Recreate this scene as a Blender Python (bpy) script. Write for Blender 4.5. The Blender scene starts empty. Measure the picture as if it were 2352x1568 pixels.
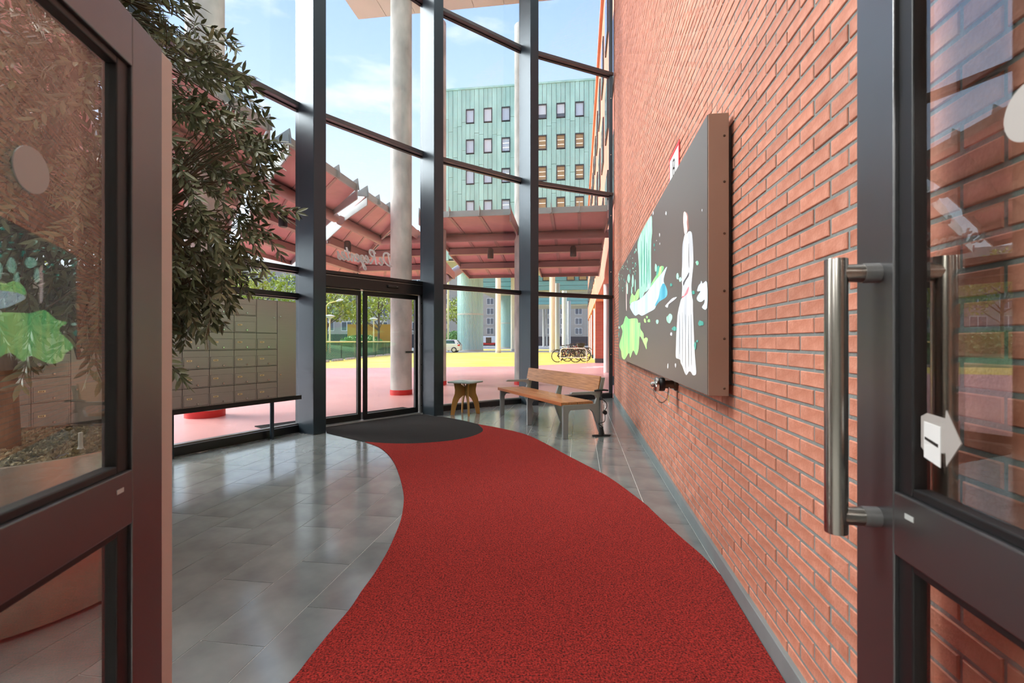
import bpy, math, random
from mathutils import Vector, Matrix
C = bpy.context.scene.collection
rnd = random.Random(7)
F, H = 1100.0, 1.30                      # focal length in pixels of the 2352 wide frame, eye height
# ------------------------------------------------------------------ camera
cam = bpy.data.cameras.new('camera'); cam_o = bpy.data.objects.new('camera', cam); C.objects.link(cam_o)
cam.sensor_width = 36.0; cam.lens = F / 2352 * 36; cam.clip_start = 0.02; cam.clip_end = 1000
cam_o.location = (0, 0, H); cam_o.rotation_euler = (math.pi / 2, 0, 0)
cam.dof.use_dof = True; cam.dof.focus_distance = 6.0; cam.dof.aperture_fstop = 5.0
sc = bpy.context.scene; sc.camera = cam_o
sc.view_settings.view_transform = 'Standard'; sc.view_settings.look = 'None'
sc.view_settings.exposure = 0.84; sc.view_settings.gamma = 1.0; sc.view_settings.use_curve_mapping = False
sc.cycles.use_denoising = True; sc.cycles.use_adaptive_sampling = True; sc.cycles.adaptive_threshold = .09; sc.cycles.adaptive_min_samples = 12; sc.cycles.max_bounces = 5; sc.cycles.transparent_max_bounces = 16
sc.cycles.diffuse_bounces = 2; sc.cycles.glossy_bounces = 3; sc.cycles.sample_clamp_indirect = 6.0
sc.cycles.caustics_reflective = False; sc.cycles.caustics_refractive = False
# ------------------------------------------------------------------ sky
SKY = .88
w = bpy.data.worlds.new('sky'); sc.world = w; w.use_nodes = True
nt = w.node_tree; N = nt.nodes; L = nt.links; N.clear()
tc = N.new('ShaderNodeTexCoord'); sep = N.new('ShaderNodeSeparateXYZ'); L.new(tc.outputs['Generated'], sep.inputs[0])
ramp = N.new('ShaderNodeValToRGB'); L.new(sep.outputs['Z'], ramp.inputs[0])
el = ramp.color_ramp.elements
el[0].position = 0.0; el[0].color = (.92, .95, .99, 1)
el[1].position = 1.0; el[1].color = (.16, .34, .80, 1)
e = el.new(.22); e.color = (.72, .82, .99, 1)
e = el.new(.42); e.color = (.50, .66, .97, 1)
e = el.new(.60); e.color = (.34, .50, .93, 1)
mp = N.new('ShaderNodeMapping'); mp.inputs['Scale'].default_value = (2.2, 2.2, 7.0); mp.inputs['Location'].default_value = (.35, .1, .6)
L.new(tc.outputs['Generated'], mp.inputs[0])
nz = N.new('ShaderNodeTexNoise'); nz.inputs['Scale'].default_value = 1.6; nz.inputs['Detail'].default_value = 7; nz.inputs['Roughness'].default_value = .58
L.new(mp.outputs[0], nz.inputs['Vector'])
cr = N.new('ShaderNodeValToRGB'); cr.color_ramp.elements[0].position = .57; cr.color_ramp.elements[0].color = (0, 0, 0, 1)
cr.color_ramp.elements[1].position = .80; cr.color_ramp.elements[1].color = (.9, .9, .9, 1); L.new(nz.outputs[0], cr.inputs[0])
mx = N.new('ShaderNodeMixRGB'); mx.inputs[2].default_value = (.95, .96, .98, 1)
L.new(cr.outputs[0], mx.inputs[0]); L.new(ramp.outputs[0], mx.inputs[1])
bg = N.new('ShaderNodeBackground'); bg.inputs[1].default_value = SKY; L.new(mx.outputs[0], bg.inputs[0])
wo = N.new('ShaderNodeOutputWorld'); L.new(bg.outputs[0], wo.inputs[0])
# ------------------------------------------------------------------ sun, hazy and soft, high on the left
sun = bpy.data.lights.new('sun', 'SUN'); sun.energy = 4.6; sun.angle = math.radians(45); sun.color = (1, .975, .94)
sun_o = bpy.data.objects.new('sun', sun); C.objects.link(sun_o)
sun_o.rotation_euler = Vector((-.84, .14, .54)).to_track_quat('Z', 'Y').to_euler()
# ------------------------------------------------------------------ plan of the place
TW = .141                                  # the brick wall runs (TW, 1)
_n = math.hypot(TW, 1)
E1 = Vector((TW / _n, 1 / _n, 0)); E2 = Vector((1 / _n, -TW / _n, 0)); RZ = math.atan2(1, TW)
CB = .805                                  # brick face: x = CB + TW*y
VPX = 1176 + F * TW
OC = Vector((5.70, 1.117, 0)); RC = 10.1   # centre of the curved glass front, radius of the fins' inner faces
def pol(a, r, z=0.0):
    a = math.radians(a); return Vector((OC.x - r * math.cos(a), OC.y + r * math.sin(a), z))
COLA = {i: 33.75 + 12.5 * (i - 1) for i in range(-2, 5)}
RG = 10.58                                 # glass corners
CEIL = 11.0
def sq(s, q, z=0.0): return E1 * s + E2 * q + Vector((0, 0, z))
def to_sq(p): return (p.x * E1.x + p.y * E1.y, p.x * E2.x + p.y * E2.y)
def fl(x, y, z=0.0):                       # photo pixel to a point on the level z
    Y = F * (H - z) / (y - 784.0); return Vector(((x - 1176) / F * Y, Y, z))
def at(x, y, Y): return Vector(((x - 1176) / F * Y, Y, H + (784 - y) / F * Y))
# ------------------------------------------------------------------ materials
MATS = {}
def mat(name, col, rough=.6, metal=0.0, var=0.0, vscale=8.0, bump=0.0, bscale=60.0, spec=.5, coat=0.0, island=0.0,
        emit=None, es=0.0, col2=None, stretch=(1, 1, 1), sheen=0.0, detail=4.0):
    m = bpy.data.materials.new(name); m.use_nodes = True; n = m.node_tree.nodes; l = m.node_tree.links
    b = n['Principled BSDF']; b.inputs['Roughness'].default_value = rough; b.inputs['Metallic'].default_value = metal
    b.inputs['Specular IOR Level'].default_value = spec; b.inputs['Coat Weight'].default_value = coat; b.inputs['Coat Roughness'].default_value = .08
    if sheen: b.inputs['Sheen Weight'].default_value = sheen
    b.inputs['Base Color'].default_value = (*col, 1)
    src = None
    if var or island or col2 or bump:
        t = n.new('ShaderNodeTexCoord'); mpn = n.new('ShaderNodeMapping'); mpn.inputs['Scale'].default_value = stretch
        l.new(t.outputs['Object'], mpn.inputs[0])
    if var or col2:
        z = n.new('ShaderNodeTexNoise'); z.inputs['Scale'].default_value = vscale; z.inputs['Detail'].default_value = detail
        l.new(mpn.outputs[0], z.inputs['Vector'])
        r = n.new('ShaderNodeValToRGB'); r.color_ramp.elements[0].position = .3; r.color_ramp.elements[1].position = .7
        c2 = col2 or col
        r.color_ramp.elements[0].color = (*[x * (1 - var) for x in col], 1); r.color_ramp.elements[1].color = (*[min(1, x * (1 + var)) for x in c2], 1)
        l.new(z.outputs[0], r.inputs[0]); src = r.outputs[0]
    if island:
        g = n.new('ShaderNodeNewGeometry'); oi = n.new('ShaderNodeObjectInfo'); ad = n.new('ShaderNodeMath'); ad.operation = 'ADD'
        l.new(g.outputs['Random Per Island'], ad.inputs[0]); l.new(oi.outputs['Random'], ad.inputs[1])
        fr = n.new('ShaderNodeMath'); fr.operation = 'FRACT'; l.new(ad.outputs[0], fr.inputs[0])
        mr = n.new('ShaderNodeMapRange'); mr.inputs[3].default_value = 1 - island; mr.inputs[4].default_value = 1 + island; l.new(fr.outputs[0], mr.inputs[0])
        hs = n.new('ShaderNodeHueSaturation'); l.new(mr.outputs[0], hs.inputs['Value'])
        if src: l.new(src, hs.inputs['Color'])
        else: hs.inputs['Color'].default_value = (*col, 1)
        src = hs.outputs[0]
    if src: l.new(src, b.inputs['Base Color'])
    if bump:
        z2 = n.new('ShaderNodeTexNoise'); z2.inputs['Scale'].default_value = bscale; z2.inputs['Detail'].default_value = 3; l.new(mpn.outputs[0], z2.inputs['Vector'])
        bp = n.new('ShaderNodeBump'); bp.inputs['Strength'].default_value = bump; bp.inputs['Distance'].default_value = .01
        l.new(z2.outputs[0], bp.inputs['Height']); l.new(bp.outputs[0], b.inputs['Normal'])
    if emit: b.inputs['Emission Color'].default_value = (*emit, 1); b.inputs['Emission Strength'].default_value = es
    MATS[name] = m; return m
def glass_mat(name, tint, f0=.05, gain=.95):
    m = bpy.data.materials.new(name); m.use_nodes = True; n = m.node_tree.nodes; l = m.node_tree.links; n.clear()
    lw = n.new('ShaderNodeLayerWeight'); lw.inputs[0].default_value = .5
    p = n.new('ShaderNodeMath'); p.operation = 'POWER'; p.inputs[1].default_value = 5; l.new(lw.outputs['Facing'], p.inputs[0])
    mr = n.new('ShaderNodeMapRange'); mr.inputs[3].default_value = f0; mr.inputs[4].default_value = gain; l.new(p.outputs[0], mr.inputs[0])
    t = n.new('ShaderNodeBsdfTransparent'); t.inputs[0].default_value = (*tint, 1)
    g = n.new('ShaderNodeBsdfGlossy'); g.inputs['Roughness'].default_value = 0.0; g.inputs[0].default_value = (1, 1, 1, 1)
    x = n.new('ShaderNodeMixShader'); l.new(mr.outputs[0], x.inputs[0]); l.new(t.outputs[0], x.inputs[1]); l.new(g.outputs[0], x.inputs[2])
    o = n.new('ShaderNodeOutputMaterial'); l.new(x.outputs[0], o.inputs[0]); MATS[name] = m; return m
def emat(name, col, s):
    m = bpy.data.materials.new(name); m.use_nodes = True; n = m.node_tree.nodes; l = m.node_tree.links; n.clear()
    e = n.new('ShaderNodeEmission'); e.inputs[0].default_value = (*col, 1); e.inputs[1].default_value = s
    o = n.new('ShaderNodeOutputMaterial'); l.new(e.outputs[0], o.inputs[0]); MATS[name] = m; return m
def lin(r, g, b): return tuple(((c / 255 + .055) / 1.055) ** 2.4 if c > 10 else c / 255 / 12.92 for c in (r, g, b))
mat('brick', lin(200, 123, 94), .6, var=.10, vscale=14, island=.12, bump=.2, bscale=90, col2=lin(214, 150, 126), spec=.6)
mat('mortar', lin(142, 148, 144), .9, var=.10, vscale=30, bump=.3, bscale=120)
mat('stone_tile', lin(110, 116, 116), .14, var=.12, vscale=3.5, island=.10, spec=.85, col2=lin(124, 129, 127), bump=.008, bscale=20, detail=8)
mat('grout', lin(214, 215, 210), .8)
mat('bluestone', lin(132, 142, 142), .45, var=.08, vscale=6)
mat('carpet_red', lin(60, 14, 14), 1.0, var=.35, vscale=120, col2=lin(168, 47, 39), bump=1.0, bscale=160, sheen=.05, detail=4, spec=.1)
mat('mat_black', lin(46, 45, 44), .95, var=.3, vscale=260, bump=.8, bscale=300, spec=.2)
mat('fin_paint', lin(54, 65, 73), .34, metal=.5, var=.04, vscale=3, spec=.4)
mat('frame_black', lin(30, 30, 32), .35, metal=.3, coat=.1)
mat('transom_paint', lin(82, 82, 84), .32, metal=.35)
mat('door_alu', lin(116, 116, 117), .33, metal=.85, var=.03, vscale=4)
mat('door_bead', lin(26, 26, 27), .45)
mat('seal', lin(205, 186, 174), .5)
mat('steel', lin(178, 174, 166), .26, metal=1.0, stretch=(60, 60, 1), var=.04, vscale=3)
mat('galvanised', lin(150, 150, 148), .45, metal=.7)
mat('mailbox', lin(156, 150, 147), .34, metal=.6, stretch=(1, 1, 30), var=.03, vscale=3)
mat('name_plate', lin(228, 204, 156), .5)
mat('ink', lin(40, 34, 30), .7)
mat('white_print', lin(248, 248, 246), .5)
mat('planter_metal', lin(176, 158, 142), .24, metal=.85, stretch=(1, 1, .04), var=.08, vscale=2.5)
mat('gravel', lin(150, 134, 100), .9, var=.25, vscale=30, island=.35)
mat('soil', lin(60, 50, 40), .95)
mat('twig', lin(88, 76, 56), .9, var=.2, vscale=9)
mat('bark', lin(128, 96, 66), .9, var=.35, vscale=9, stretch=(1, 1, .25), bump=.9, bscale=25)
mat('leaf', lin(88, 96, 64), .36, island=.42, col2=lin(126, 130, 96), vscale=2.0, var=.1)
mat('leaf_young', lin(122, 150, 56), .45, island=.2)
mat('wood_bench', lin(166, 108, 64), .4, var=.18, vscale=7, stretch=(.6, 9, 9), col2=lin(184, 128, 82), coat=.2)
mat('wood_edge', lin(188, 108, 56), .45, var=.15, vscale=9, stretch=(.5, 8, 8))
mat('bench_grey', lin(150, 152, 150), .45, var=.03, vscale=20)
mat('plywood', lin(186, 138, 72), .5, var=.16, vscale=6, stretch=(4, 4, .6), col2=lin(176, 124, 58))
mat('table_top', lin(158, 176, 170), .35)
mat('table_edge', lin(120, 122, 116), .5)
mat('paper', lin(196, 200, 196), .5)
mat('black_plastic', lin(24, 24, 25), .5)
mat('silver', lin(196, 200, 200), .3, metal=.7)
mat('panel_face', lin(116, 110, 105), .4, spec=.8)
mat('panel_side', lin(168, 142, 126), .55, var=.02, vscale=3)
mat('chrome', lin(210, 210, 205), .15, metal=1.0)
mat('brass_dark', lin(96, 80, 66), .4, metal=.6)
mat('tag_yellow', lin(240, 196, 30), .5)
mat('sign_red', lin(214, 46, 52), .5)
mat('plaster_white', lin(232, 230, 224), .8, var=.02, vscale=3)
mat('soffit_cream', lin(224, 228, 216), .75, var=.04, vscale=2)
mat('concrete', lin(170, 174, 168), .75, var=.2, vscale=2.6, stretch=(1, 1, .5), col2=lin(196, 197, 190), bump=.15, bscale=40, detail=9)
mat('base_red', lin(206, 40, 36), .5, var=.05, vscale=4)
mat('ground_red', lin(222, 160, 156), .36, var=.07, vscale=.35, col2=lin(230, 172, 166), spec=.4, detail=8)
mat('ground_yellow', lin(244, 214, 70), .5, var=.06, vscale=.4, col2=lin(242, 218, 120), detail=8)
mat('asphalt', lin(150, 150, 150), .9, var=.08, vscale=.5)
mat('road_paint', lin(238, 232, 228), .7)
mat('canopy_pink', lin(182, 128, 125), .5, var=.08, vscale=1.2, col2=lin(194, 140, 136))
mat('canopy_beam', lin(150, 114, 109), .45, var=.04, vscale=2)
mat('canopy_grey', lin(150, 159, 157), .5, metal=.2, var=.05, vscale=2)
mat('copper_green', lin(158, 196, 182), .65, island=.07, var=.08, vscale=.9, col2=lin(172, 208, 194), stretch=(1, 1, .3))
mat('green_slat', lin(120, 172, 164), .6, island=.05)
mat('tower_cyan', lin(172, 206, 198), .35, island=.05, var=.04, vscale=.6)
mat('tower_band', lin(196, 196, 182), .5)
mat('window_dark', lin(92, 100, 106), .12, spec=.7)
mat('window_pale', lin(196, 204, 212), .25, spec=.6)
mat('window_warm', lin(176, 140, 92), .25, spec=.6)
mat('window_frame', lin(58, 62, 64), .5)
mat('blind', lin(214, 216, 218), .6)
emat('tube_light', (1, .92, .75), 1.6)
mat('soffit_yellow', lin(226, 214, 170), .7)
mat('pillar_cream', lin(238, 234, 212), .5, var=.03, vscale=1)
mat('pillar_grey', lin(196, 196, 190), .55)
mat('grey_render', lin(176, 168, 154), .8, var=.05, vscale=.3)
mat('red_render', lin(212, 134, 110), .8, var=.08, vscale=.5, col2=lin(218, 146, 122))
mat('red_brick_far', lin(182, 96, 76), .85, var=.12, vscale=1.2, stretch=(1, 1, 12))
mat('white_paint', lin(236, 234, 226), .45)
mat('lamp_yellow', lin(236, 220, 120), .5)
mat('lamp_white', lin(240, 240, 236), .35)
mat('spring_leaf', lin(164, 176, 62), .6, island=.28)
mat('hedge_leaf', lin(118, 160, 92), .65, island=.3)
mat('grass', lin(104, 150, 92), .9, var=.25, vscale=.8)
mat('tree_bark', lin(104, 92, 78), .9)
mat('fence_mesh', lin(74, 92, 74), .6)
mat('fence_yellow', lin(236, 226, 170), .5)
mat('orange_wall', lin(206, 156, 66), .8)
mat('car_white', lin(228, 230, 230), .2, coat=.5)
mat('car_glass', lin(40, 50, 56), .08, spec=.8)
mat('tyre', lin(30, 30, 31), .8)
mat('red_light', lin(196, 30, 24), .3)
mat('bike_black', lin(38, 38, 40), .45)
mat('bike_red', lin(130, 34, 36), .4)
mat('bike_blue', lin(60, 84, 100), .4)
mat('bike_silver', lin(186, 184, 178), .35, metal=.6)
def vinyl_mat(name):                        # white film on glass: daylight shines through it
    m = bpy.data.materials.new(name); m.use_nodes = True; n = m.node_tree.nodes; l = m.node_tree.links; n.clear()
    t = n.new('ShaderNodeBsdfTranslucent'); t.inputs[0].default_value = (.97, .97, .97, 1); g = n.new('ShaderNodeBsdfDiffuse'); g.inputs[0].default_value = (.95, .95, .95, 1)
    x = n.new('ShaderNodeAddShader'); l.new(t.outputs[0], x.inputs[0]); l.new(g.outputs[0], x.inputs[1])
    o = n.new('ShaderNodeOutputMaterial'); mi = n.new('ShaderNodeMixShader'); mi.inputs[0].default_value = .5; l.new(t.outputs[0], mi.inputs[1]); l.new(g.outputs[0], mi.inputs[2]); n.remove(x); l.new(mi.outputs[0], o.inputs[0]); MATS[name] = m
vinyl_mat('vinyl')
glass_mat('glass', (.955, .975, .97), .035, .85)
glass_mat('door_glass', (.93, .935, .92), .095, .9)
# ------------------------------------------------------------------ building blocks
class MB:
    def __init__(s): s.v = []; s.f = []
    def add(s, vs, fs):
        o = len(s.v); s.v += [Vector(p) for p in vs]; s.f += [tuple(i + o for i in f) for f in fs]; return s
    def box(s, x0, x1, y0, y1, z0, z1):
        return s.add([(x0, y0, z0), (x1, y0, z0), (x1, y1, z0), (x0, y1, z0), (x0, y0, z1), (x1, y0, z1), (x1, y1, z1), (x0, y1, z1)],
                     [(0, 3, 2, 1), (4, 5, 6, 7), (0, 1, 5, 4), (1, 2, 6, 5), (2, 3, 7, 6), (3, 0, 4, 7)])
    def hexa(s, b, t):                      # 4 bottom points, 4 top points
        return s.add(list(b) + list(t), [(0, 3, 2, 1), (4, 5, 6, 7), (0, 1, 5, 4), (1, 2, 6, 5), (2, 3, 7, 6), (3, 0, 4, 7)])
    def prism(s, poly, fn):                 # poly of 2-D points; fn(p, k) gives the 3-D point on side k
        n = len(poly); vs = [fn(p, 0) for p in poly] + [fn(p, 1) for p in poly]
        fs = [tuple(range(n - 1, -1, -1)), tuple(range(n, 2 * n))] + [(i, (i + 1) % n, n + (i + 1) % n, n + i) for i in range(n)]
        return s.add(vs, fs)
    def flat(s, poly, z0, z1): return s.prism(poly, lambda p, k: (p[0], p[1], z1 if k else z0))
    def tube(s, pts, r, n=8, close=False, caps=True):
        pts = [Vector(p) for p in pts]; m = len(pts); rs = r if isinstance(r, (list, tuple)) else [r] * m
        vs = []; up = None
        for i, p in enumerate(pts):
            a = pts[(i - 1) % m] if close or i > 0 else p; b = pts[(i + 1) % m] if close or i < m - 1 else p
            t = (b - a).normalized()
            if up is None: up = Vector((0, 0, 1)) if abs(t.z) < .9 else Vector((1, 0, 0))
            u = (up - t * up.dot(t))
            if u.length < 1e-4: u = Vector((1, 0, 0)).cross(t)
            u.normalize(); vv = t.cross(u); up = u
            for k in range(n):
                th = 2 * math.pi * k / n; vs.append(p + (u * math.cos(th) + vv * math.sin(th)) * rs[i])
        fs = []
        for i in range(m if close else m - 1):
            j = (i + 1) % m
            for k in range(n): fs.append((i * n + k, i * n + (k + 1) % n, j * n + (k + 1) % n, j * n + k))
        if not close and caps: fs += [tuple(range(n - 1, -1, -1)), tuple((m - 1) * n + k for k in range(n))]
        return s.add(vs, fs)
    def lathe(s, prof, n=24, c=(0, 0), cap=True):
        vs = []; fs = []; m = len(prof)
        for (r, z) in prof:
            for k in range(n):
                th = 2 * math.pi * k / n; vs.append((c[0] + r * math.cos(th), c[1] + r * math.sin(th), z))
        for i in range(m - 1):
            for k in range(n): fs.append((i * n + k, i * n + (k + 1) % n, (i + 1) * n + (k + 1) % n, (i + 1) * n + k))
        if cap: fs += [tuple(range(n - 1, -1, -1)), tuple((m - 1) * n + k for k in range(n))]
        return s.add(vs, fs)
    def build(s, name, m, parent=None, smooth=False, bevel=0.0, loc=None, rot=None, seg=2):
        me = bpy.data.meshes.new(name); me.from_pydata([tuple(v) for v in s.v], [], s.f)
        me.materials.append(MATS[m]); me.update()
        if smooth: me.shade_smooth()
        o = bpy.data.objects.new(name, me); C.objects.link(o); o.parent = parent
        if loc is not None: o.location = loc
        if rot is not None: o.rotation_euler = (0, 0, rot)
        if bevel:
            b = o.modifiers.new('bevel', 'BEVEL'); b.width = bevel; b.segments = seg; b.limit_method = 'ANGLE'; b.angle_limit = math.radians(50)
        if smooth and not bevel:
            try: me.set_sharp_from_angle(angle=math.radians(48))
            except Exception: pass
        return o
def tag(o, label=None, cat=None, group=None, kind=None):
    if label: o['label'] = label
    if cat: o['category'] = cat
    if group: o['group'] = group
    if kind: o['kind'] = kind
    return o
def empty(name, loc=(0, 0, 0), rz=0.0):
    o = bpy.data.objects.new(name, None); C.objects.link(o); o.location = loc; o.rotation_euler = (0, 0, rz); o.empty_display_size = .1; return o
def inst(src, parent, loc, rot=None, name=None):
    o = src.copy(); C.objects.link(o); o.parent = parent; o.location = loc
    if rot is not None: o.rotation_euler = rot
    if name: o.name = name
    return o
def copy_tree(o, parent=None):
    c = o.copy(); C.objects.link(c); c.parent = parent
    for ch in list(o.children): copy_tree(ch, c)
    return c
def box(name, m, parent, x0, x1, y0, y1, z0, z1, **k): return MB().box(x0, x1, y0, y1, z0, z1).build(name, m, parent, **k)
def clip(poly, inside, cut):
    out = []
    for i in range(len(poly)):
        a, b = poly[i], poly[(i + 1) % len(poly)]; ia, ib = inside(a), inside(b)
        if ia: out.append(a)
        if ia != ib: out.append(cut(a, b))
    return out
def half(poly, n, d):                       # keep n.p <= d
    f = lambda p: n[0] * p[0] + n[1] * p[1] - d
    return clip(poly, lambda p: f(p) <= 0, lambda a, b: tuple(a[i] + (b[i] - a[i]) * f(a) / (f(a) - f(b)) for i in (0, 1)))
def smooth_poly(pts, n=6, close=True):      # Catmull-Rom
    out = []; m = len(pts)
    for i in range(m if close else m - 1):
        p = [pts[(i + k) % m] if close else pts[min(max(i + k, 0), m - 1)] for k in (-1, 0, 1, 2)]
        for j in range(n):
            t = j / n
            out.append(tuple(.5 * (2 * p[1][c] + (p[2][c] - p[0][c]) * t + (2 * p[0][c] - 5 * p[1][c] + 4 * p[2][c] - p[3][c]) * t * t + (3 * p[1][c] - p[0][c] - 3 * p[2][c] + p[3][c]) * t ** 3) for c in range(len(p[1]))))
    if not close: out.append(tuple(pts[-1]))
    return out
def inpoly(p, poly):
    c = False; n = len(poly)
    for i in range(n):
        a, b = poly[i], poly[i - 1]
        if (a[1] > p[1]) != (b[1] > p[1]) and p[0] < (b[0] - a[0]) * (p[1] - a[1]) / (b[1] - a[1]) + a[0]: c = not c
    return c
# ================================================================== THE SETTING
# ---- brick wall: local x along the wall, local y into the hall
wall = box('wall_right', 'mortar', None, -5, 11.35, -.32, -.0045, 0, CEIL, loc=(CB, 0, 0), rot=RZ)
tag(wall, 'tall red brick wall with grey mortar along the right side', 'wall', kind='structure')
BL, BH, JT = .2134, .0624, .0115
def brick_mesh(b, s0, s1, z0, z1):
    c = .0025
    return b.add([(s0, -.012, z0), (s1, -.012, z0), (s1, -.012, z1), (s0, -.012, z1), (s0, -c, z0), (s1, -c, z0), (s1, -c, z1), (s0, -c, z1),
                  (s0 + c, 0, z0 + c), (s1 - c, 0, z0 + c), (s1 - c, 0, z1 - c), (s0 + c, 0, z1 - c)],
                 [(1, 0, 4, 5), (2, 1, 5, 6), (3, 2, 6, 7), (0, 3, 7, 4), (5, 4, 8, 9), (6, 5, 9, 10), (7, 6, 10, 11), (4, 7, 11, 8), (9, 8, 11, 10)])
cells = []
for k in range(-21, 155):
    z0 = 1.324 + k * BH + JT / 2; z1 = z0 + BH - JT
    if z1 > CEIL or z1 < .03: continue
    ph = 2.304 + (BL / 2 if k % 2 else 0)
    j = math.floor((-.6 - ph) / BL)
    while True:
        s0 = ph + j * BL + JT / 2; s1 = s0 + BL - JT; j += 1
        if s0 > 11.3: break
        if s1 > 11.32: s1 = 11.32
        sm = (s0 + s1) / 2; Y = sm / _n; zc = (z0 + z1) / 2
        px = py = area = -1
        if Y > .5:
            p = Vector((CB + TW * Y, Y)); px = 1176 + F * p.x / Y; py = 784 - F * (zc - H) / Y
            w_ = abs(F * (CB + TW * (s0 / _n)) / max(.1, s0 / _n) - F * (CB + TW * s1 / _n) / (s1 / _n)); area = w_ * F * BH / Y
            hid = px > 2360 or py < -20 or py > 1590 or 1962 < px < 2095 or 1895 < px < 1945
            if 1421 < px < 1690 and 784 - (px - 1331) * 1.78 < py < 784 + (px - 1331) * .42: hid = True
            if hid: area = -1
            if zc > 1.3 + .74 * Y + .5: continue       # above what the frame can show
        elif zc > 3.2: continue
        cells.append((area, s0, s1, z0 if z0 > .03 else .03, z1, rnd.uniform(-.0022, .0012)))
cells.sort(key=lambda c: -c[0])
one = MB(); brick_mesh(one, -(BL - JT) / 2, (BL - JT) / 2, -(BH - JT) / 2, (BH - JT) / 2)
b0 = one.build('brick', 'brick', wall); big = cells[:300]
for i, (a, s0, s1, z0, z1, d) in enumerate(big):
    lo = ((s0 + s1) / 2, d, (z0 + z1) / 2)
    if i == 0: b0.location = lo
    else: inst(b0, wall, lo)
rest = MB()
for (a, s0, s1, z0, z1, d) in cells[300:]:
    n0 = len(rest.v); brick_mesh(rest, s0, s1, z0, z1)
    for v in rest.v[n0:]: v.y += d
tag(rest.build('brickwork', 'brick', wall), 'the remaining bricks of the wall', kind='stuff')
bb = box('baseboard_right', 'bluestone', None, .47, 11.28, -.004, .02, 0, .094, loc=(CB, 0, 0), rot=RZ, bevel=.003)
tag(bb, 'grey stone baseboard at the foot of the brick wall', 'baseboard', kind='structure')
# ---- floor with stone tiles
arc = [pol(COLA[i], 10.52) for i in range(-2, 5)]
fpoly = [(p.x, p.y) for p in arc] + [tuple(sq(11.25, .80)[:2]), tuple(sq(-5, .80)[:2]), tuple(sq(-5, -5.6)[:2]), tuple(sq(.1, -5.2)[:2])]
floor = MB().flat(fpoly, -.25, -.0025).build('floor', 'grout', None)
tag(floor, 'polished grey stone floor of the entrance hall', 'floor', kind='structure')
carpet_px = [(1097, 974.5), (1144, 983), (1200, 996), (1240, 1012.7), (1300, 1045), (1350, 1071), (1400, 1098), (1475.6, 1153.6), (1504, 1180), (1560, 1232), (1612, 1277), (1655, 1322)]
carpet_right = smooth_poly([tuple(fl(*p)[:2]) for p in carpet_px], 4, False)
edge_q = .782 * .99
for s in (2.3, 1.9, 1.4, .9, .47): carpet_right.append(tuple(sq(s, edge_q)[:2]))
left_px = [(838.6, 1015.3), (868.5, 1026), (888.4, 1041), (905, 1062.4), (918.2, 1095.6), (926.5, 1132), (927.2, 1155), (921.6, 1191.8), (908.3, 1228.3), (888.4, 1271.4), (858.5, 1321.2), (832, 1357.7), (803.8, 1400), (760, 1452), (715, 1508), (667, 1568)]
lp = [tuple(fl(*p)[:2]) for p in left_px]
lp += [(-.90, 1.65), (-.86, 1.35), (-.80, 1.0), (-.76, .75), (-.75, .58)]
carpet_left = smooth_poly(lp, 4, False)
mat_px_in = [(1097.4, 974.5), (1109, 986), (1104, 994.4), (1077.5, 1004.4), (1037.7, 1012), (991, 1016.7), (941.5, 1019.3), (891.7, 1018.7), (838.6, 1015.3)]
mat_in = smooth_poly([tuple(fl(*p)[:2]) for p in mat_px_in], 5, False)
carpet_poly = carpet_right + carpet_left[::-1] + mat_in[::-1][1:-1]
mat_poly = mat_in + [tuple(fl(*p)[:2]) for p in [(795, 1005), (751, 994.4), (748, 981), (850, 966.5), (966, 951.2), (1000, 956.5), (1021, 958), (1067.5, 966.9)]]
covered = carpet_poly
tile_seed = random.Random(3)
def facet_clip(poly, r):
    for i in range(-3, 4):
        am = math.radians(33.75 + 12.5 * (i - .5)); n = (-math.cos(am), math.sin(am))
        poly = half(poly, n, OC.x * n[0] + OC.y * n[1] + r * math.cos(math.radians(6.25)))
        if len(poly) < 3: break
    return poly
TWID, TLEN = .309 / _n, .76
phase = {-3: 2.185, -4: 2.633, -5: 2.375, -6: 2.815, -7: 3.047}
for k in range(-20, 2):
    q1 = .515 / _n + k * TWID + TWID; q0 = q1 - TWID
    if q0 > .77: continue
    ph = phase.get(k + 3, tile_seed.uniform(0, TLEN)); j = math.floor((.5 - ph) / TLEN) - 1
    while ph + j * TLEN < 11.6:
        s0 = ph + j * TLEN; s1 = s0 + TLEN; j += 1; g = .0021
        a0, a1, c0, c1 = max(s0 + g, .46), s1 - g, q0 + g, min(q1 - g, .775)
        if a1 - a0 < .03 or c1 - c0 < .02: continue
        P = [tuple(sq(a0, c0)[:2]), tuple(sq(a0, c1)[:2]), tuple(sq(a1, c1)[:2]), tuple(sq(a1, c0)[:2])]
        P = facet_clip(P, 10.46)
        if len(P) < 3: continue
        if all(inpoly(p, carpet_poly) for p in P) and inpoly((sum(p[0] for p in P) / len(P), sum(p[1] for p in P) / len(P)), carpet_poly): continue
        ar = abs(sum(P[i - 1][0] * P[i][1] - P[i][0] * P[i - 1][1] for i in range(len(P)))) / 2
        if ar < .004: continue
        cx = sum(p[0] for p in P) / len(P); cy = sum(p[1] for p in P) / len(P)
        if cx < -4.4 or cy < .62 and cx < -3.9: continue
        m = MB().flat([(p[0] - cx, p[1] - cy) for p in P], -.0024, 0)
        m.f = [m.f[1]] + m.f[2:]
        m.build('tile', 'stone_tile', floor, loc=(cx, cy, 0))
carpet = MB().flat(carpet_poly, -.001, .007).build('carpet', 'carpet_red', None)
tag(carpet, 'curving red carpet runner winding across the stone floor to the entrance', 'carpet')
dm = MB().flat(mat_poly, -.001, .0065).build('door_mat', 'mat_black', None)
tag(dm, 'charcoal inset door mat with a curved edge in front of the sliding door', 'door mat')
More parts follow.
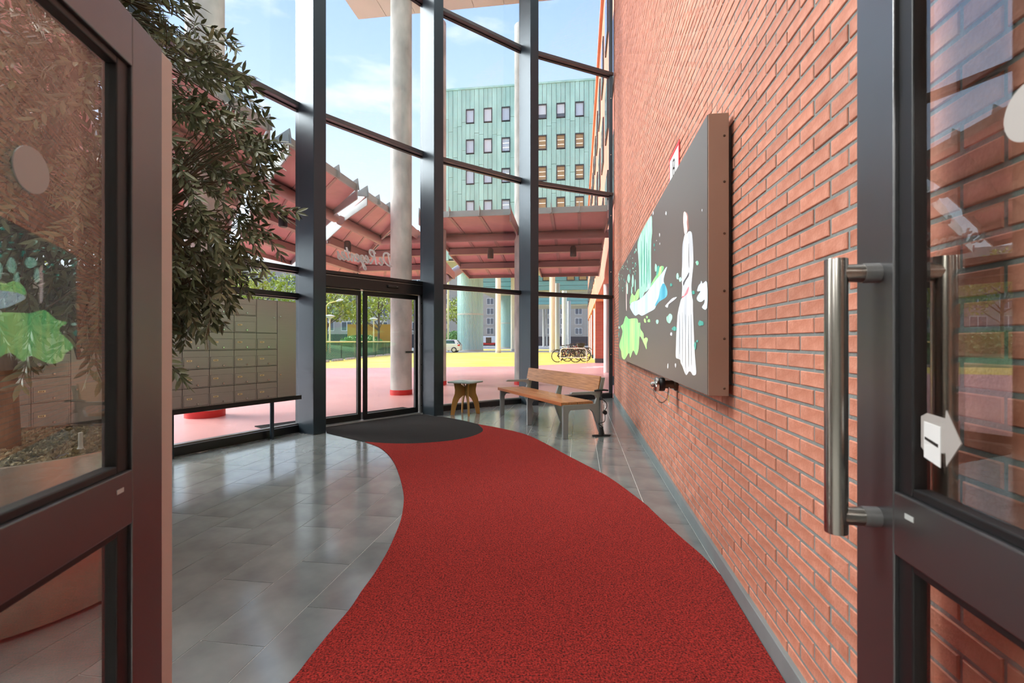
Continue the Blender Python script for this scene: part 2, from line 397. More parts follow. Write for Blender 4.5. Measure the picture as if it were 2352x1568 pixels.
# ---- ceiling / overhanging roof slab
S0, S1, Q0, Q1 = -5.2, 13.65, -6.60, 3.2
ceil_o = box('ceiling', 'plaster_white', None, S0, S1, -Q1, -Q0, CEIL + .03, CEIL + .5, rot=RZ)
tag(ceil_o, 'cream roof slab high above the hall, overhanging the glass front', 'ceiling', kind='structure')
for i in range(11):
    for j in range(6):
        s1 = S1 - j * 2.4; s0 = max(S1 - (j + 1) * 2.4, S0); q0 = Q0 + i * .891; q1 = q0 + .891
        box('soffit_panel', 'soffit_cream', ceil_o, s0 + .006, s1 - .006, -q1 + .006, -q0 - .006, CEIL, CEIL + .028)
# ---- rear wall of the hall with the doorway the camera stands in, and the lobby behind it
rw = MB()
rw.box(.24, .44, .90, 6.3, 0, CEIL); rw.box(.24, .44, -.79, -.68, 0, CEIL); rw.box(.24, .44, -.68, .90, 2.12, CEIL)
tag(rw.build('wall_rear', 'plaster_white', None, rot=RZ), 'white plastered wall around the inner doorway', 'wall', kind='structure')
lw_ = MB(); lw_.box(-5.1, -5, -.9, 5.6, 0, 3); lw_.box(-5, .24, 5.5, 5.6, 0, 3)
tag(lw_.build('wall_lobby', 'plaster_white', None, rot=RZ), 'white wall of the inner lobby', 'wall', kind='structure')
tag(box('ceiling_lobby', 'plaster_white', None, -5, .24, -.79, 5.5, 3.0, 3.1, rot=RZ), 'low white ceiling of the inner lobby', 'ceiling', kind='structure')
# ---- curved curtain wall: one window per bay, local x along the glass, local y outwards
LV = [2.33, 4.69, 7.46, 10.0]
for n_, i in enumerate(range(-2, 4)):
    g0, g1 = pol(COLA[i], RG), pol(COLA[i + 1], RG); d = g1 - g0; Lc = d.length
    root = empty('window_%d' % (n_ + 1), g0, math.atan2(d.y, d.x))
    what = {-2: 'glazed bay of the curved front nearest the inner doorway', -1: 'glazed bay behind the planter', 0: 'glazed bay behind the mailboxes beside the sliding door',
            1: 'glazing above the sliding entrance door', 2: 'glazed bay behind the small wooden table', 3: 'glazed bay behind the bench next to the brick wall'}[i]
    tag(root, what, 'window', kind='structure')
    zs = [.12] + LV + [CEIL]; x0, x1 = .05, Lc - .05
    if i == 3: x1 = Lc - .02
    if i in (-2, -1, 0): zs = [.12, 1.955] + LV + [CEIL]
    for k in range(len(zs) - 1):
        if i == 1 and k == 0: continue
        box('pane', 'glass', root, x0, x1, -.006, .006, zs[k] + (.0 if k == 0 else .03), zs[k + 1] - .03)
    for z in zs[1:-1]:
        if i == 1 and z == zs[1]: continue
        t = box('transom', 'transom_paint' if z > 2.6 else 'frame_black', root, x0 - .01, x1 + .01, -.115, .03, z - .033, z + .033, bevel=.004)
        box('glazing_bead', 'frame_black', root, x0, x1, -.02, .045, z - .048, z - .034)
    if i != 1:
        box('sill', 'frame_black', root, .02, Lc - .02, -.10, .06, 0, .105, bevel=.004)
        box('sill_cap', 'galvanised', root, .02, Lc - .02, -.03, .05, .105, .118)
    for xx in (x0 - .03, x1):
        box('edge_frame', 'frame_black', root, xx, xx + .03, -.02, .03, 0.0 if i != 1 else 2.3, CEIL)
LBL = {-2: 'dark steel fin column nearest the inner doorway', -1: 'dark steel fin column behind the olive tree', 0: 'dark steel fin column between the two mailbox banks',
       1: 'dark blue-grey steel fin column left of the sliding door', 2: 'dark blue-grey steel fin column right of the sliding door', 3: 'dark blue-grey steel fin column behind the bench'}
for i in range(-2, 4):
    a = COLA[i]; r = empty('steel_column', pol(a, RC), math.radians(90 - a))
    tag(r, LBL[i], 'column', 'steel fin columns of the glass front')
    box('fin', 'fin_paint', r, -.1, .1, 0, .36, 0, CEIL, bevel=.008)
    box('mullion', 'fin_paint', r, -.055, .055, .36, .50, 0, CEIL, bevel=.004)
    box('pressure_plate', 'frame_black', r, -.04, .04, .50, .53, 0, CEIL)
    for z in LV:
        box('splice_bracket', 'frame_black', r, -.06, .06, .352, .42, z - .045, z + .045)
g4 = pol(COLA[4], RG)
tm = MB().box(-.10, .04, -.02, .06, 0, CEIL).build('trim_1', 'fin_paint', None, loc=sq(to_sq(g4)[0], .735), rot=RZ, bevel=.004)
tag(tm, 'blue-grey steel edge mullion fixed to the brick wall', 'mullion', kind='structure')
for z in (1.0, 2.9, 4.2, 5.6, 6.9): MB().lathe([(.012, 0), (.012, .006)], 8).build('bolt', 'chrome', tm, loc=(-.10, .02, z), smooth=True).rotation_euler = (0, -math.pi / 2, 0)
# ---- automatic sliding door in bay 1
g0, g1 = pol(COLA[1], RG), pol(COLA[2], RG); d = g1 - g0; Lc = d.length
door = empty('door_1', g0, math.atan2(d.y, d.x)); tag(door, 'black framed glass sliding entrance door to the red plaza', 'door', kind='structure')
box('header', 'frame_black', door, .06, Lc - .06, -.10, .13, 2.135, 2.325, bevel=.006)
box('header_lip', 'galvanised', door, .06, Lc - .06, -.104, -.098, 2.302, 2.308)
s_ = box('sensor', 'black_plastic', door, 1.44, 1.66, -.135, -.10, 2.205, 2.25, bevel=.008)
box('lens', 'galvanised', s_, 1.61, 1.635, -.138, -.134, 2.224, 2.234)
def leaf(x0, x1, y, nm):
    lf = empty('door_leaf', (0, y, 0)); lf.parent = door
    box('stile', 'frame_black', lf, x0, x0 + .065, -.022, .022, .02, 2.13, bevel=.003); box('stile', 'frame_black', lf, x1 - .065, x1, -.022, .022, .02, 2.13, bevel=.003)
    box('rail', 'frame_black', lf, x0 + .065, x1 - .065, -.022, .022, 2.05, 2.13); box('rail', 'frame_black', lf, x0 + .065, x1 - .065, -.022, .022, .02, .115)
    box('pane', 'glass', lf, x0 + .065, x1 - .065, -.005, .005, .115, 2.05)
    box('seal', 'galvanised', lf, x1 - .067, x1 - .061, -.026, -.022, .115, 2.05)
    return lf
leaf(.05, 1.05, .085, 0); lf = leaf(1.07, 2.18, .03, 1)
lab = box('sticker', 'galvanised', lf, 1.90, 2.09, -.008, -.0055, 1.092, 1.132)
for k in range(5): box('sticker_print', 'ink', lab, 1.925 + k * .03, 1.946 + k * .03, -.009, -.008, 1.10, 1.124)
jb = box('jamb', 'galvanised', door, Lc - .098, Lc - .06, -.03, .03, 0, 2.13)
for k in range(6): MB().lathe([(.009, 0), (.009, .004)], 8).build('screw', 'ink', jb, loc=(Lc - .079, -.031, .14 + k * .37)).rotation_euler = (math.pi / 2, 0, 0)
box('jamb', 'frame_black', door, Lc - .06, Lc - .0, -.05, .10, 0, 2.32); box('jamb', 'frame_black', door, 0, .05, -.05, .12, 0, 2.32)
box('threshold', 'galvanised', door, .04, Lc - .05, -.055, .12, -.002, .014, bevel=.003)
tr = box('transom', 'frame_black', door, .03, Lc - .03, -.115, .05, 2.326, 2.375)
# white hand lettering on the glass above the door (read from outside)
STR = {'D': ([[(.10, .95), (.06, .5), (.02, .02)], [(-.05, .9), (.15, 1.0), (.42, .93), (.56, .65), (.50, .32), (.28, .08), (.0, .0), (-.08, .06)]], .68),
       'R': ([[(.12, .95), (.08, .5), (.03, .0)], [(-.02, .82), (.15, 1.0), (.4, 1.0), (.48, .8), (.36, .6), (.12, .5), (.3, .3), (.48, .05), (.6, .02)]], .64),
       'e': ([[(-.02, .2), (.15, .26), (.27, .38), (.22, .52), (.1, .48), (.05, .28), (.1, .08), (.22, .02), (.38, .16)]], .38),
       'g': ([[(.27, .46), (.12, .5), (.04, .3), (.1, .1), (.24, .2), (.28, .46), (.26, .1), (.2, -.35), (.08, -.5), (.0, -.38), (.1, -.18), (.4, .14)]], .41),
       'n': ([[(.04, .48), (.05, .02)], [(.05, .25), (.16, .46), (.26, .46), (.26, .2), (.3, .02), (.42, .14)]], .43),
       't': ([[(.14, .9), (.1, .4), (.1, .1), (.18, .02), (.32, .14)], [(-.02, .58), (.34, .66)]], .33),
       's': ([[(.0, .1), (.16, .44), (.2, .5), (.2, .3), (.24, .12), (.14, .0), (.02, .06)]], .30), ' ': ([], .22)}
def write(text, h, fn, w_):
    x = 0.0; out = MB()
    for ch in text:
        st, adv = STR[ch]
        for poly in st:
            P = smooth_poly(poly, 4, False)
            for i in range(len(P) - 1):
                a, b_ = P[i], P[i + 1]; dx, dy = b_[0] - a[0], b_[1] - a[1]; ln = math.hypot(dx, dy) or 1
                nx, ny = -dy / ln * w_, dx / ln * w_; ex, ey = dx / ln * w_ * .5, dy / ln * w_ * .5
                q = [(a[0] - ex + nx, a[1] - ey + ny), (a[0] - ex - nx, a[1] - ey - ny), (b_[0] + ex - nx, b_[1] + ey - ny), (b_[0] + ex + nx, b_[1] + ey + ny)]
                out.prism(q, lambda p, k, x=x: fn((x + p[0] + .18 * p[1]) * h, p[1] * h, k))
        x += adv
    return out, x * h
_, wd = write('De Regentes', .135, lambda a, b, k: (a, 0, b), .045)
let, _ = write('De Regentes', .218, lambda a, b, k: (1.58 - a, -.0075 + .001 * k, 2.585 + b), .072)
lt = let.build('lettering', 'vinyl', bpy.data.objects['window_4']); lt['label'] = 'white handwritten lettering De Regentes on the glass, seen from behind'
# ---- inner double door: two open glazed leaves beside the camera
def hall_door(name, label, loc, hd, sg, W, top):
    r = empty(name, (*loc, 0), math.atan2(hd[1], hd[0])); tag(r, label, 'door', kind='structure')
    y0, y1 = (0, .05) if sg > 0 else (-.05, 0)
    def b(n, m, x0, x1, z0, z1, ya=y0, yb=y1, bv=.003, par=r): return box(n, m, par, x0, x1, ya, yb, z0, z1, bevel=bv)
    e0 = .066 if sg < 0 else .01
    b('edge_seal', 'seal', 0, e0 - .006, .01, top, y0 + .008, y1 - (.006 if sg < 0 else .004))
    b('stile', 'door_alu', e0, e0 + .132, .01, top); b('stile', 'door_alu', W - .13, W, .01, top)
    x0, x1 = e0 + .132, W - .13
    b('rail', 'door_alu', x0, x1, top - .12, top)
    mr = b('rail', 'door_alu', x0, x1, .874, 1.0); b('rail', 'door_alu', x0, x1, .01, .13)
    fy = -.001 if sg > 0 else .001
    b('lock_slot', 'paper', x0 + .035, x0 + .06, .958, .968, min(0, fy), max(0, fy), .0, mr)
    for (za, zb) in ((1.0, top - .12), (.13, .874)):
        for (xa, xb) in ((x0, x0 + .042), (x1 - .042, x1)):
            b('bead', 'door_bead', xa, xb, za, zb, y0 + .009, y1 - .009)
        b('bead', 'door_bead', x0 + .042, x1 - .042, za, za + .018, y0 + .009, y1 - .009); b('bead', 'door_bead', x0 + .042, x1 - .042, zb - .018, zb, y0 + .009, y1 - .009)
        b('pane', 'door_glass', x0 + .03, x1 - .03, za + .006, zb - .006, y0 + .022, y1 - .022, .0)
    return r, y0, y1
dl, ly0, ly1 = hall_door('door_2', 'open glazed door leaf in dark grey aluminium on the left', (-.929, 1.32), (.1885, -.982), -1, .86, 2.066)
dr, ry0, ry1 = hall_door('door_3', 'open glazed door leaf with steel bar handles on the right', (.787, 1.102), (-.1484, -.989), 1, .80, 2.16)
def disc(parent, x, z, r, y, yy):
    P = [(x + r * math.cos(t * math.pi / 20), z + r * math.sin(t * math.pi / 20)) for t in range(40)]
    return MB().prism(P, lambda p, k: (p[0], y if k else yy, p[1])).build('round_sticker', 'sticker_grey', parent)
mat('sticker_grey', lin(186, 180, 174), .55)
disc(dl, .466, 1.607, .041, -.0215, -.0195); disc(dr, .4145, 1.633, .043, .0215, .0195)
ar = [(.19, 1.158), (.205, 1.166), (.252, 1.163), (.2535, 1.178), (.288, 1.126), (.2535, 1.078), (.2525, 1.102), (.205, 1.089), (.19, 1.10)]
a_ = MB().prism(ar, lambda p, k: (p[0], .0215 if k else .0195, p[1])).build('arrow_sticker', 'sticker_grey', dr)
nb = MB().prism([(.20, 1.15), (.242, 1.146), (.242, 1.073), (.20, 1.083)], lambda p, k: (p[0], .0195 if k else .018, p[1])).build('label_note', 'white_print', a_)
MB().prism([(.203, 1.122), (.237, 1.114), (.237, 1.108), (.203, 1.117)], lambda p, k: (p[0], .018 if k else .0175, p[1])).build('note_print', 'ink', a_)
hx = .09
def handle(y, ys):
    h = MB().lathe([(.0215, .892), (.022, .894), (.022, 1.474), (.0215, 1.476)], 24).build('pull_handle', 'steel', dr, loc=(hx, y, 0), smooth=True)
    for z in (.929, 1.445):
        t = MB().tube([(0, 0, z), (0, (ys - y) * .62, z)], .0195, 20).build('standoff', 'steel', h, smooth=True)
        MB().tube([(0, (ys - y) * .62, z), (0, ys - y, z)], .021, 20).build('collar', 'galvanised', h, smooth=True)
handle(-.081, 0); handle(.105 + .02, .05)
# ================================================================== THINGS IN THE HALL
HALL_FILL_W, LOBBY_FILL_W = 60.0, 24.0
# ---- unseen fill lamps, added to brighten the hall and the lobby side
def fill_lamp_at(p, z, power, size, label, group):
    r = empty('fill_lamp', (p.x, p.y, z)); tag(r, label, 'lamp', group)
    MB().lathe([(size * .5, -.06), (size * .5, 0)], 24).build('housing', 'galvanised', r, smooth=True)
    MB().lathe([(size * .44, -.066), (size * .44, -.06)], 24).build('fill_diffuser', 'fill_diffuser', r)
    li = bpy.data.lights.new('fill_light', 'AREA'); li.shape = 'DISK'; li.size = size * .85; li.energy = power; li.color = (1, .985, .97)
    lo = bpy.data.objects.new('fill_light', li); C.objects.link(lo); lo.parent = r; lo.location = (0, 0, -.075)
emat('fill_diffuser', (1, .95, .88), 4.0)  # glowing face of the added fill lamps
for s in (2.4, 5.4, 8.4):
    for q in (-2.8, -.4):
        p = sq(s, q)
        fill_lamp_at(p, CEIL, HALL_FILL_W, .7, 'round fill lamp added at the high hall ceiling, out of view', 'added fill lamps at the hall ceiling')
for s in (-1.6,):
    for q in (-2.6, -.6):
        fill_lamp_at(sq(s, q), 3.0, LOBBY_FILL_W, .6, 'round fill lamp added at the low lobby ceiling, out of view', 'added fill lamps at the lobby ceiling')  # added behind the camera to light the door leaves from behind
# ---- mailboxes
def mailbank(am, shift, label):
    a = math.radians(am); n = Vector((-math.cos(a), math.sin(a), 0)); al = Vector((math.sin(a), math.cos(a), 0))
    CW, RH, Z0 = .2887, .2098, .567; ncol = 6; Wd = CW * ncol
    o = OC + n * 10.137 + al * (shift - Wd); r = empty('mailbox_bank', (o.x, o.y, 0), math.radians(90 - am)); tag(r, label, 'mailboxes', 'mailbox banks by the glass front')
    box('body', 'frame_black', r, 0, Wd, .012, .26, Z0, Z0 + 6 * RH); box('casing', 'mailbox', r, -.004, Wd + .004, .02, .27, Z0 - .004, Z0 + 6 * RH + .006)
    box('carrier_rail', 'frame_black', r, -.06, Wd + .10, .02, .09, Z0 - .06, Z0 - .005)
    for x in (.28, Wd - .22): MB().lathe([(.026, 0), (.026, Z0 - .06)], 16).build('post', 'fin_paint', r, loc=(x, .20, 0), smooth=True)
    g = .003; d0 = f0 = lk = npl = None; num = 0
    for c in range(ncol):
        if c == ncol - 1:
            pd = box('service_panel', 'mailbox', r, c * CW + g, Wd - g, 0, .012, Z0 + g, Z0 + 6 * RH - g, bevel=.002)
            for z in (.30, 1.06): MB().lathe([(.011, 0), (.009, .008)], 12).build('lock', 'chrome', pd, loc=(c * CW + .045, 0, Z0 + z), smooth=True).rotation_euler = (math.pi / 2, 0, 0)
            continue
        for k in range(6):
            z0 = Z0 + k * RH
            if c == ncol - 2 and k >= 4:
                if k == 4:
                    pd = box('service_panel', 'mailbox', r, c * CW + g, (c + 1) * CW - g, 0, .012, z0 + g, z0 + 2 * RH - g, bevel=.002)
                    MB().lathe([(.011, 0), (.009, .008)], 12).build('lock', 'chrome', pd, loc=((c + 1) * CW - .05, 0, z0 + .2), smooth=True).rotation_euler = (math.pi / 2, 0, 0)
                continue
            if d0 is None:
                f0 = MB().box(g, CW - g, 0, .012, .138, RH - g).box(g, .012, 0, .012, g, .1375).box(CW - .012, CW - g, 0, .012, g, .1375).box(.012, CW - .012, 0, .012, g, .010).build('flap', 'mailbox', r, loc=(c * CW, 0, z0))
                d0 = box('door', 'mailbox', r, .0145, CW - .0145, -.002, .012, .0125, .1355, bevel=.0015, loc=(c * CW, 0, z0))
                lk = MB().lathe([(.011, 0), (.011, .004), (.008, .012)], 12).build('lock', 'chrome', d0, loc=(CW * .55, -.002, .034), smooth=True); lk.rotation_euler = (math.pi / 2, 0, 0)
                npl = box('name_plate', 'name_plate', d0, .045, .10, -.004, -.002, .088, .106)
                npr = MB().box(.056, .063, -.005, -.004, .092, .102).box(.068, .074, -.005, -.004, .092, .102).box(.080, .087, -.005, -.004, .092, .102)
                for q_ in npr.v: npl_v = q_
                pm = npr.build('number_print', 'ink', d0)
            else:
                inst(f0, r, (c * CW, 0, z0)); dd = inst(d0, r, (c * CW, 0, z0))
                inst(lk, dd, lk.location); inst(npl, dd, npl.location); inst(pm, dd, pm.location)
    return r
mailbank(27.5, .79, 'grey metal mailbox bank beside the column left of the sliding door')
mailbank(15.0, .85, 'grey metal mailbox bank behind the planter, seen through the left door glass')
# ---- round planter with gravel, uplight and olive tree
PC = Vector((-2.68, 2.51, 0)); PR = .665
pl = empty('planter', PC); tag(pl, 'large round metal planter filled with gravel behind the left door', 'planter')
MB().lathe([(PR - .02, 0.012), (PR, .02), (PR, .752), (PR - .004, .757), (PR - .012, .757), (PR - .012, .70)], 72, cap=False).build('wall', 'planter_metal', pl, smooth=True)
MB().lathe([(PR - .06, 0), (PR - .06, .05)], 48).build('plinth', 'ink', pl)
MB().lathe([(PR - .012, .60), (PR - .012, .712)], 48).build('soil', 'soil', pl)
gr = MB(); gs = random.Random(5)
for i in range(5200):
    a = gs.uniform(0, 6.283); rr = math.sqrt(gs.random()) * (PR - .025); r0 = gs.uniform(.008, .017); z = .718 + gs.uniform(0, .022) + .02 * math.exp(-((rr - .3) / .2) ** 2)
    c = Vector((rr * math.cos(a), rr * math.sin(a), z)); ax = [Vector((gs.uniform(-1, 1), gs.uniform(-1, 1), gs.uniform(-1, 1))).normalized()]
    u = ax[0]; v = u.cross(Vector((gs.uniform(-1, 1), gs.uniform(-1, 1), .3))).normalized(); w_ = u.cross(v)
    gr.add([c + u * r0 * 1.3, c - u * r0 * 1.3, c + v * r0, c - v * r0, c + w_ * r0 * .7, c - w_ * r0 * .7],
           [(0, 2, 4), (2, 1, 4), (1, 3, 4), (3, 0, 4), (2, 0, 5), (1, 2, 5), (3, 1, 5), (0, 3, 5)])
tag(gr.build('gravel', 'gravel', pl), 'pale gravel', kind='stuff')
up = empty('garden_uplight', (PC.x + .455, PC.y - .04, .735)); tag(up, 'small white spike fitting on the gravel of the planter', 'lamp')
MB().lathe([(.034, 0), (.030, .008), (.013, .016), (.011, .025)], 20).build('foot', 'white_paint', up, smooth=True)
MB().lathe([(.010, .025), (.010, .095), (.007, .097)], 16).build('stem', 'white_paint', up, smooth=True)
box('lead_plate', 'galvanised', up, -.02, .02, -.19, -.03, -.002, .003)
# olive tree
tree = empty('olive_tree', (PC.x, PC.y, .71)); tag(tree, 'olive tree with drooping grey-green leaves growing from the round planter', 'tree')
T0 = Vector((PC.x, PC.y, .71)); ts = random.Random(11)
trunk_pts = [T0 + Vector(p) for p in [(0, 0, -.03), (.0, .01, .15), (-.03, .03, .5), (-.02, .05, .85), (.04, .06, 1.15)]]
MB().tube([p - T0 for p in trunk_pts], [.082, .068, .062, .058, .05], 12).build('trunk', 'bark', tree, smooth=True)
BL_ = [((-2.30, 2.92, 2.40), (.80, .78, 1.22), 1.0), ((-2.95, 2.55, 3.0), (.85, .75, 1.15), .6), ((-2.55, 2.75, 1.75), (.72, .62, .62), .40)]
def blob_point(b):
    c, r, _ = b
    while True:
        v = Vector((ts.uniform(-1, 1), ts.uniform(-1, 1), ts.uniform(-1, 1)))
        if .16 < v.length < 1: break
    v = v.normalized() * (v.length ** .42)
    return Vector((c[0] + v.x * r[0], c[1] + v.y * r[1], c[2] + v.z * r[2])), v
limbs = []; br = MB(); top = trunk_pts[-1]
for i in range(15):
    b = BL_[0] if i < 8 else (BL_[1] if i < 12 else BL_[2]); p, v = blob_point(b)
    m = (top + p) / 2 + Vector((ts.uniform(-.15, .15), ts.uniform(-.15, .15), .28))
    P = [Vector(x) for x in smooth_poly([tuple(top - Vector((0, 0, .12 * ts.random()))), tuple(top.lerp(m, .5)), tuple(m), tuple(p)], 4, False)]
    limbs += P[3:]; br.tube([x - T0 for x in P], [.034 * (1 - .8 * j / len(P)) + .004 for j in range(len(P))], 6)
leaves = []
def leaf_at(p, d, up_):
    ln = ts.uniform(.056, .098); leaves.append((p, d.normalized(), ln, up_))
ntw = 0
extra = [((560, 130), 2.75, (.9, .1, .25)), ((545, 165), 2.75, (.9, 0, .1)), ((660, 330), 3.2, (.9, .2, .1)), ((650, 300), 3.15, (.9, 0, .2)), ((676, 458), 3.3, (.95, .1, .25)), ((655, 470), 3.25, (.9, 0, 0)),
         ((655, 560), 3.2, (.7, 0, -.4)), ((600, 620), 3.1, (.3, 0, -1)), ((575, 610), 3.0, (.2, .1, -1)), ((540, 700), 2.95, (.3, 0, -1)), ((500, 780), 2.8, (.2, 0, -1)), ((470, 745), 2.8, (.5, 0, -.7)), ((430, 850), 2.6, (.8, 0, -.4)), ((420, 868), 2.55, (.6, 0, -.6)),
         ((230, 900), 2.35, (.1, 0, -1)), ((200, 860), 2.35, (0, 0, -1)), ((90, 800), 2.3, (.2, 0, -1)), ((250, 780), 2.4, (.2, 0, -1)), ((60, 880), 2.2, (-.1, 0, -1))]
def twig(p, d, L_, thick=.0022):
    global ntw
    ntw += 1; base = p - d * L_; nl = max(5, int(L_ / .027)); side = d.cross(Vector((ts.uniform(-1, 1), ts.uniform(-1, 1), ts.uniform(.2, 1)))).normalized()
    q = base; P = [base]; dd = d.copy()
    for j in range(nl):
        dd = (dd + Vector((ts.uniform(-.12, .12), ts.uniform(-.12, .12), -.045))).normalized(); q = q + dd * (L_ / nl); P.append(q.copy())
        s2 = side if j % 2 else dd.cross(side).normalized()
        for sg in (-1, 1): leaf_at(q, dd * ts.uniform(.45, 1.0) + s2 * sg * ts.uniform(.5, .9) + Vector((0, 0, -.14)), dd.cross(s2 * sg))
    leaf_at(q, dd, side)
    near = min(limbs, key=lambda x: (x - base).length_squared)
    br.tube([x - T0 for x in [near, (near + base) / 2 + Vector((0, 0, .05)), base]], [.006, .004, .0028], 4, caps=False)
    br.tube([x - T0 for x in P[::3] + [P[-1]]], thick, 3, caps=False)
for b in BL_:
    for i in range(int(540 * b[2])):
        p, v = blob_point(b)
        d = Vector((v.x, v.y, v.z * .5 - .25 + ts.uniform(-.35, .3))) + Vector((ts.uniform(-.5, .5), ts.uniform(-.5, .5), 0)); d.normalize()
        twig(p, d, ts.uniform(.14, .30))
for (px_, Y, d) in extra: twig(at(px_[0], px_[1], Y), Vector(d).normalized(), .30)
br.build('branches', 'twig', tree, smooth=True)
LEAF = [(0, 0, 0), (.32, .128, .016), (.68, .115, .014), (1, 0, -.03), (.68, -.115, .014), (.32, -.128, .016), (.34, 0, -.006), (.68, 0, -.01)]
LFACE = [(0, 6, 1), (1, 6, 7, 2), (2, 7, 3), (0, 5, 6), (5, 4, 7, 6), (4, 3, 7)]
def lmat(lf_):
    p, d, ln, u = lf_; x = d; y = u.cross(x)
    if y.length < .05: y = Vector((0, 0, 1)).cross(x)
    y.normalize(); z = x.cross(y); M = Matrix((x, y, z)).transposed().to_4x4() @ Matrix.Diagonal((ln, ln, ln, 1)); M.translation = p - T0; return M
def lscore(l):
    p, d, ln, u = l
    if p.y < .5: return -1
    x = 1176 + F * p.x / p.y; y = 784 - F * (p.z - H) / p.y
    if not (0 < x < 720 and 0 < y < 1000) or 285 < x < 405: return -1
    n_ = u; return ln / p.y * (1.25 if x > 405 else 1.0) - .02 * max(0, (500 - x)) / 500
leaves.sort(key=lambda l: -lscore(l))
l0 = MB().add(LEAF, LFACE).build('leaf', 'leaf', tree)
for i, l in enumerate(leaves[:300]):
    o = l0 if i == 0 else inst(l0, tree, (0, 0, 0))
    o.matrix_basis = lmat(l)
fo = MB()
for l in leaves[300:]:
    M = lmat(l); fo.add([M @ Vector(v) for v in LEAF], LFACE)
tag(fo.build('foliage', 'leaf', tree), 'the mass of olive leaves', kind='stuff')
# ---- bench
BF = [Vector((-.193, 8.51, 0)), Vector((.252, 7.46, 0)), Vector((.694, 6.41, 0))]
bd = (BF[2] - BF[0]); BLn = bd.length; ang = math.atan2(bd.y, bd.x)
bench = empty('bench', BF[0], ang); tag(bench, 'wooden bench with grey plate frames standing in front of the glass', 'bench')
# local x along the bench, local y to its back
side_full = [(-.02, 0), (.055, 0), (.062, .33), (.09, .375), (.40, .375), (.45, .33), (.57, 0), (.635, 0), (.555, .37), (.60, .62), (.64, .80), (.585, .80), (.548, .645), (.50, .615), (.12, .615), (.10, .60), (.10, .585), (.42, .575), (.49, .555), (.505, .52), (.475, .445), (-.02, .445)]
side_mid = [(-.02, 0), (.055, 0), (.062, .33), (.09, .375), (.40, .375), (.45, .33), (.57, 0), (.635, 0), (.555, .37), (.60, .62), (.64, .80), (.585, .80), (.55, .66), (.475, .445), (-.02, .445)]
for x, poly in ((0, side_full), (BLn / 2, side_mid), (BLn, side_full)):
    MB().prism(poly, lambda p, k, x=x: (x - .02 + .04 * k, p[0], p[1])).build('frame', 'bench_grey', bench, bevel=.003)
for (y0, y1) in ((-.03, .205), (.215, .455)):
    sp = box('seat_plank', 'wood_bench', bench, -.06, BLn + .0, y0, y1, .447, .482, bevel=.004)
box('seat_edge', 'wood_edge', bench, -.06, BLn, -.042, -.03, .435, .482, bevel=.003)
MB().prism([(.543, .60), (.565, .60), (.607, .82), (.585, .82)], lambda p, k: (-.06 + (BLn + .07) * k, p[0] - .022, p[1])).build('backrest', 'wood_bench', bench, bevel=.005)
# ---- bicycle pump beside the bench
pump = empty('bicycle_pump', fl(1381, 1001), .2); tag(pump, 'silver and black bicycle floor pump standing beside the bench', 'bicycle pump')
MB().prism([(-.13, -.02), (-.10, -.035), (.10, -.035), (.13, -.02), (.13, .02), (.10, .035), (-.10, .035), (-.13, .02)], lambda p, k: (p[0], p[1], .018 * k + .002 * (1 - k))).build('foot', 'black_plastic', pump, bevel=.004)
MB().lathe([(.036, .015), (.032, .06), (.022, .115), (.022, .125)], 16).build('socket', 'black_plastic', pump, smooth=True)
MB().lathe([(.0165, .12), (.0165, .50)], 16).build('barrel', 'silver', pump, smooth=True)
MB().lathe([(.022, .495), (.022, .525), (.012, .535), (.008, .54), (.008, .615)], 14).build('cap', 'black_plastic', pump, smooth=True)
hb = MB().tube([(-.10, 0, .625), (-.04, 0, .632), (.04, 0, .632), (.10, 0, .625)], [.012, .014, .014, .012], 10).build('handle', 'black_plastic', pump, smooth=True)
MB().lathe([(.03, 0), (.03, .03)], 16).build('gauge', 'black_plastic', pump, loc=(.035, -.03, .33), smooth=True).rotation_euler = (math.pi / 2, 0, 0)
MB().lathe([(.008, .35), (.008, .43)], 10, (.04, .01)).build('hose_clip', 'white_paint', pump)
MB().tube(smooth_poly([(.02, .02, .50), (.075, .02, .46), (.09, .02, .40), (.055, .01, .34), (.05, -.01, .26), (.03, -.03, .20), (-.05, -.04, .18), (-.02, -.03, .15), (.02, -.02, .12)], 5, False), .0055, 6).build('hose', 'black_plastic', pump, smooth=True)
# ---- small plywood table
tc_ = fl(1070, 951.5) + Vector((-.01, .02, 0)); tb = empty('side_table', tc_, math.radians(20)); tag(tb, 'small plywood table with arched cross legs near the door', 'table')
arch = [(-.27, 0), (-.20, 0), (-.185, .08), (-.15, .20), (-.11, .28), (-.05, .335), (0, .345), (.05, .335), (.11, .28), (.15, .20), (.185, .08), (.20, 0), (.27, 0),
        (.255, .16), (.23, .28), (.195, .37), (.19, .44), (.205, .53), (.215, .575), (.10, .575), (.07, .53), (.03, .50), (0, .49), (-.03, .50), (-.07, .53), (-.10, .575), (-.215, .575), (-.205, .53), (-.19, .44), (-.195, .37), (-.23, .28), (-.255, .16)]
MB().prism(arch, lambda p, k: (p[0], -.01 + .02 * k, p[1])).build('leg_plate', 'plywood', tb, bevel=.002)
arch2 = [(x, z - (0.0 if z < .5 else .0)) for x, z in arch]
MB().prism(arch2, lambda p, k: (-.01 + .02 * k, p[0], p[1])).build('leg_plate', 'plywood', tb, bevel=.002)
ct = []
for (cx, cy, a0) in ((.18, .18, 0), (-.18, .18, 90), (-.18, -.18, 180), (.18, -.18, 270)):
    for k in range(6): t = math.radians(a0 + 18 * k); ct.append((cx + .07 * math.cos(t), cy + .07 * math.sin(t)))
cs = [(x * math.cos(.785) - y * math.sin(.785), x * math.sin(.785) + y * math.cos(.785)) for x, y in ct]
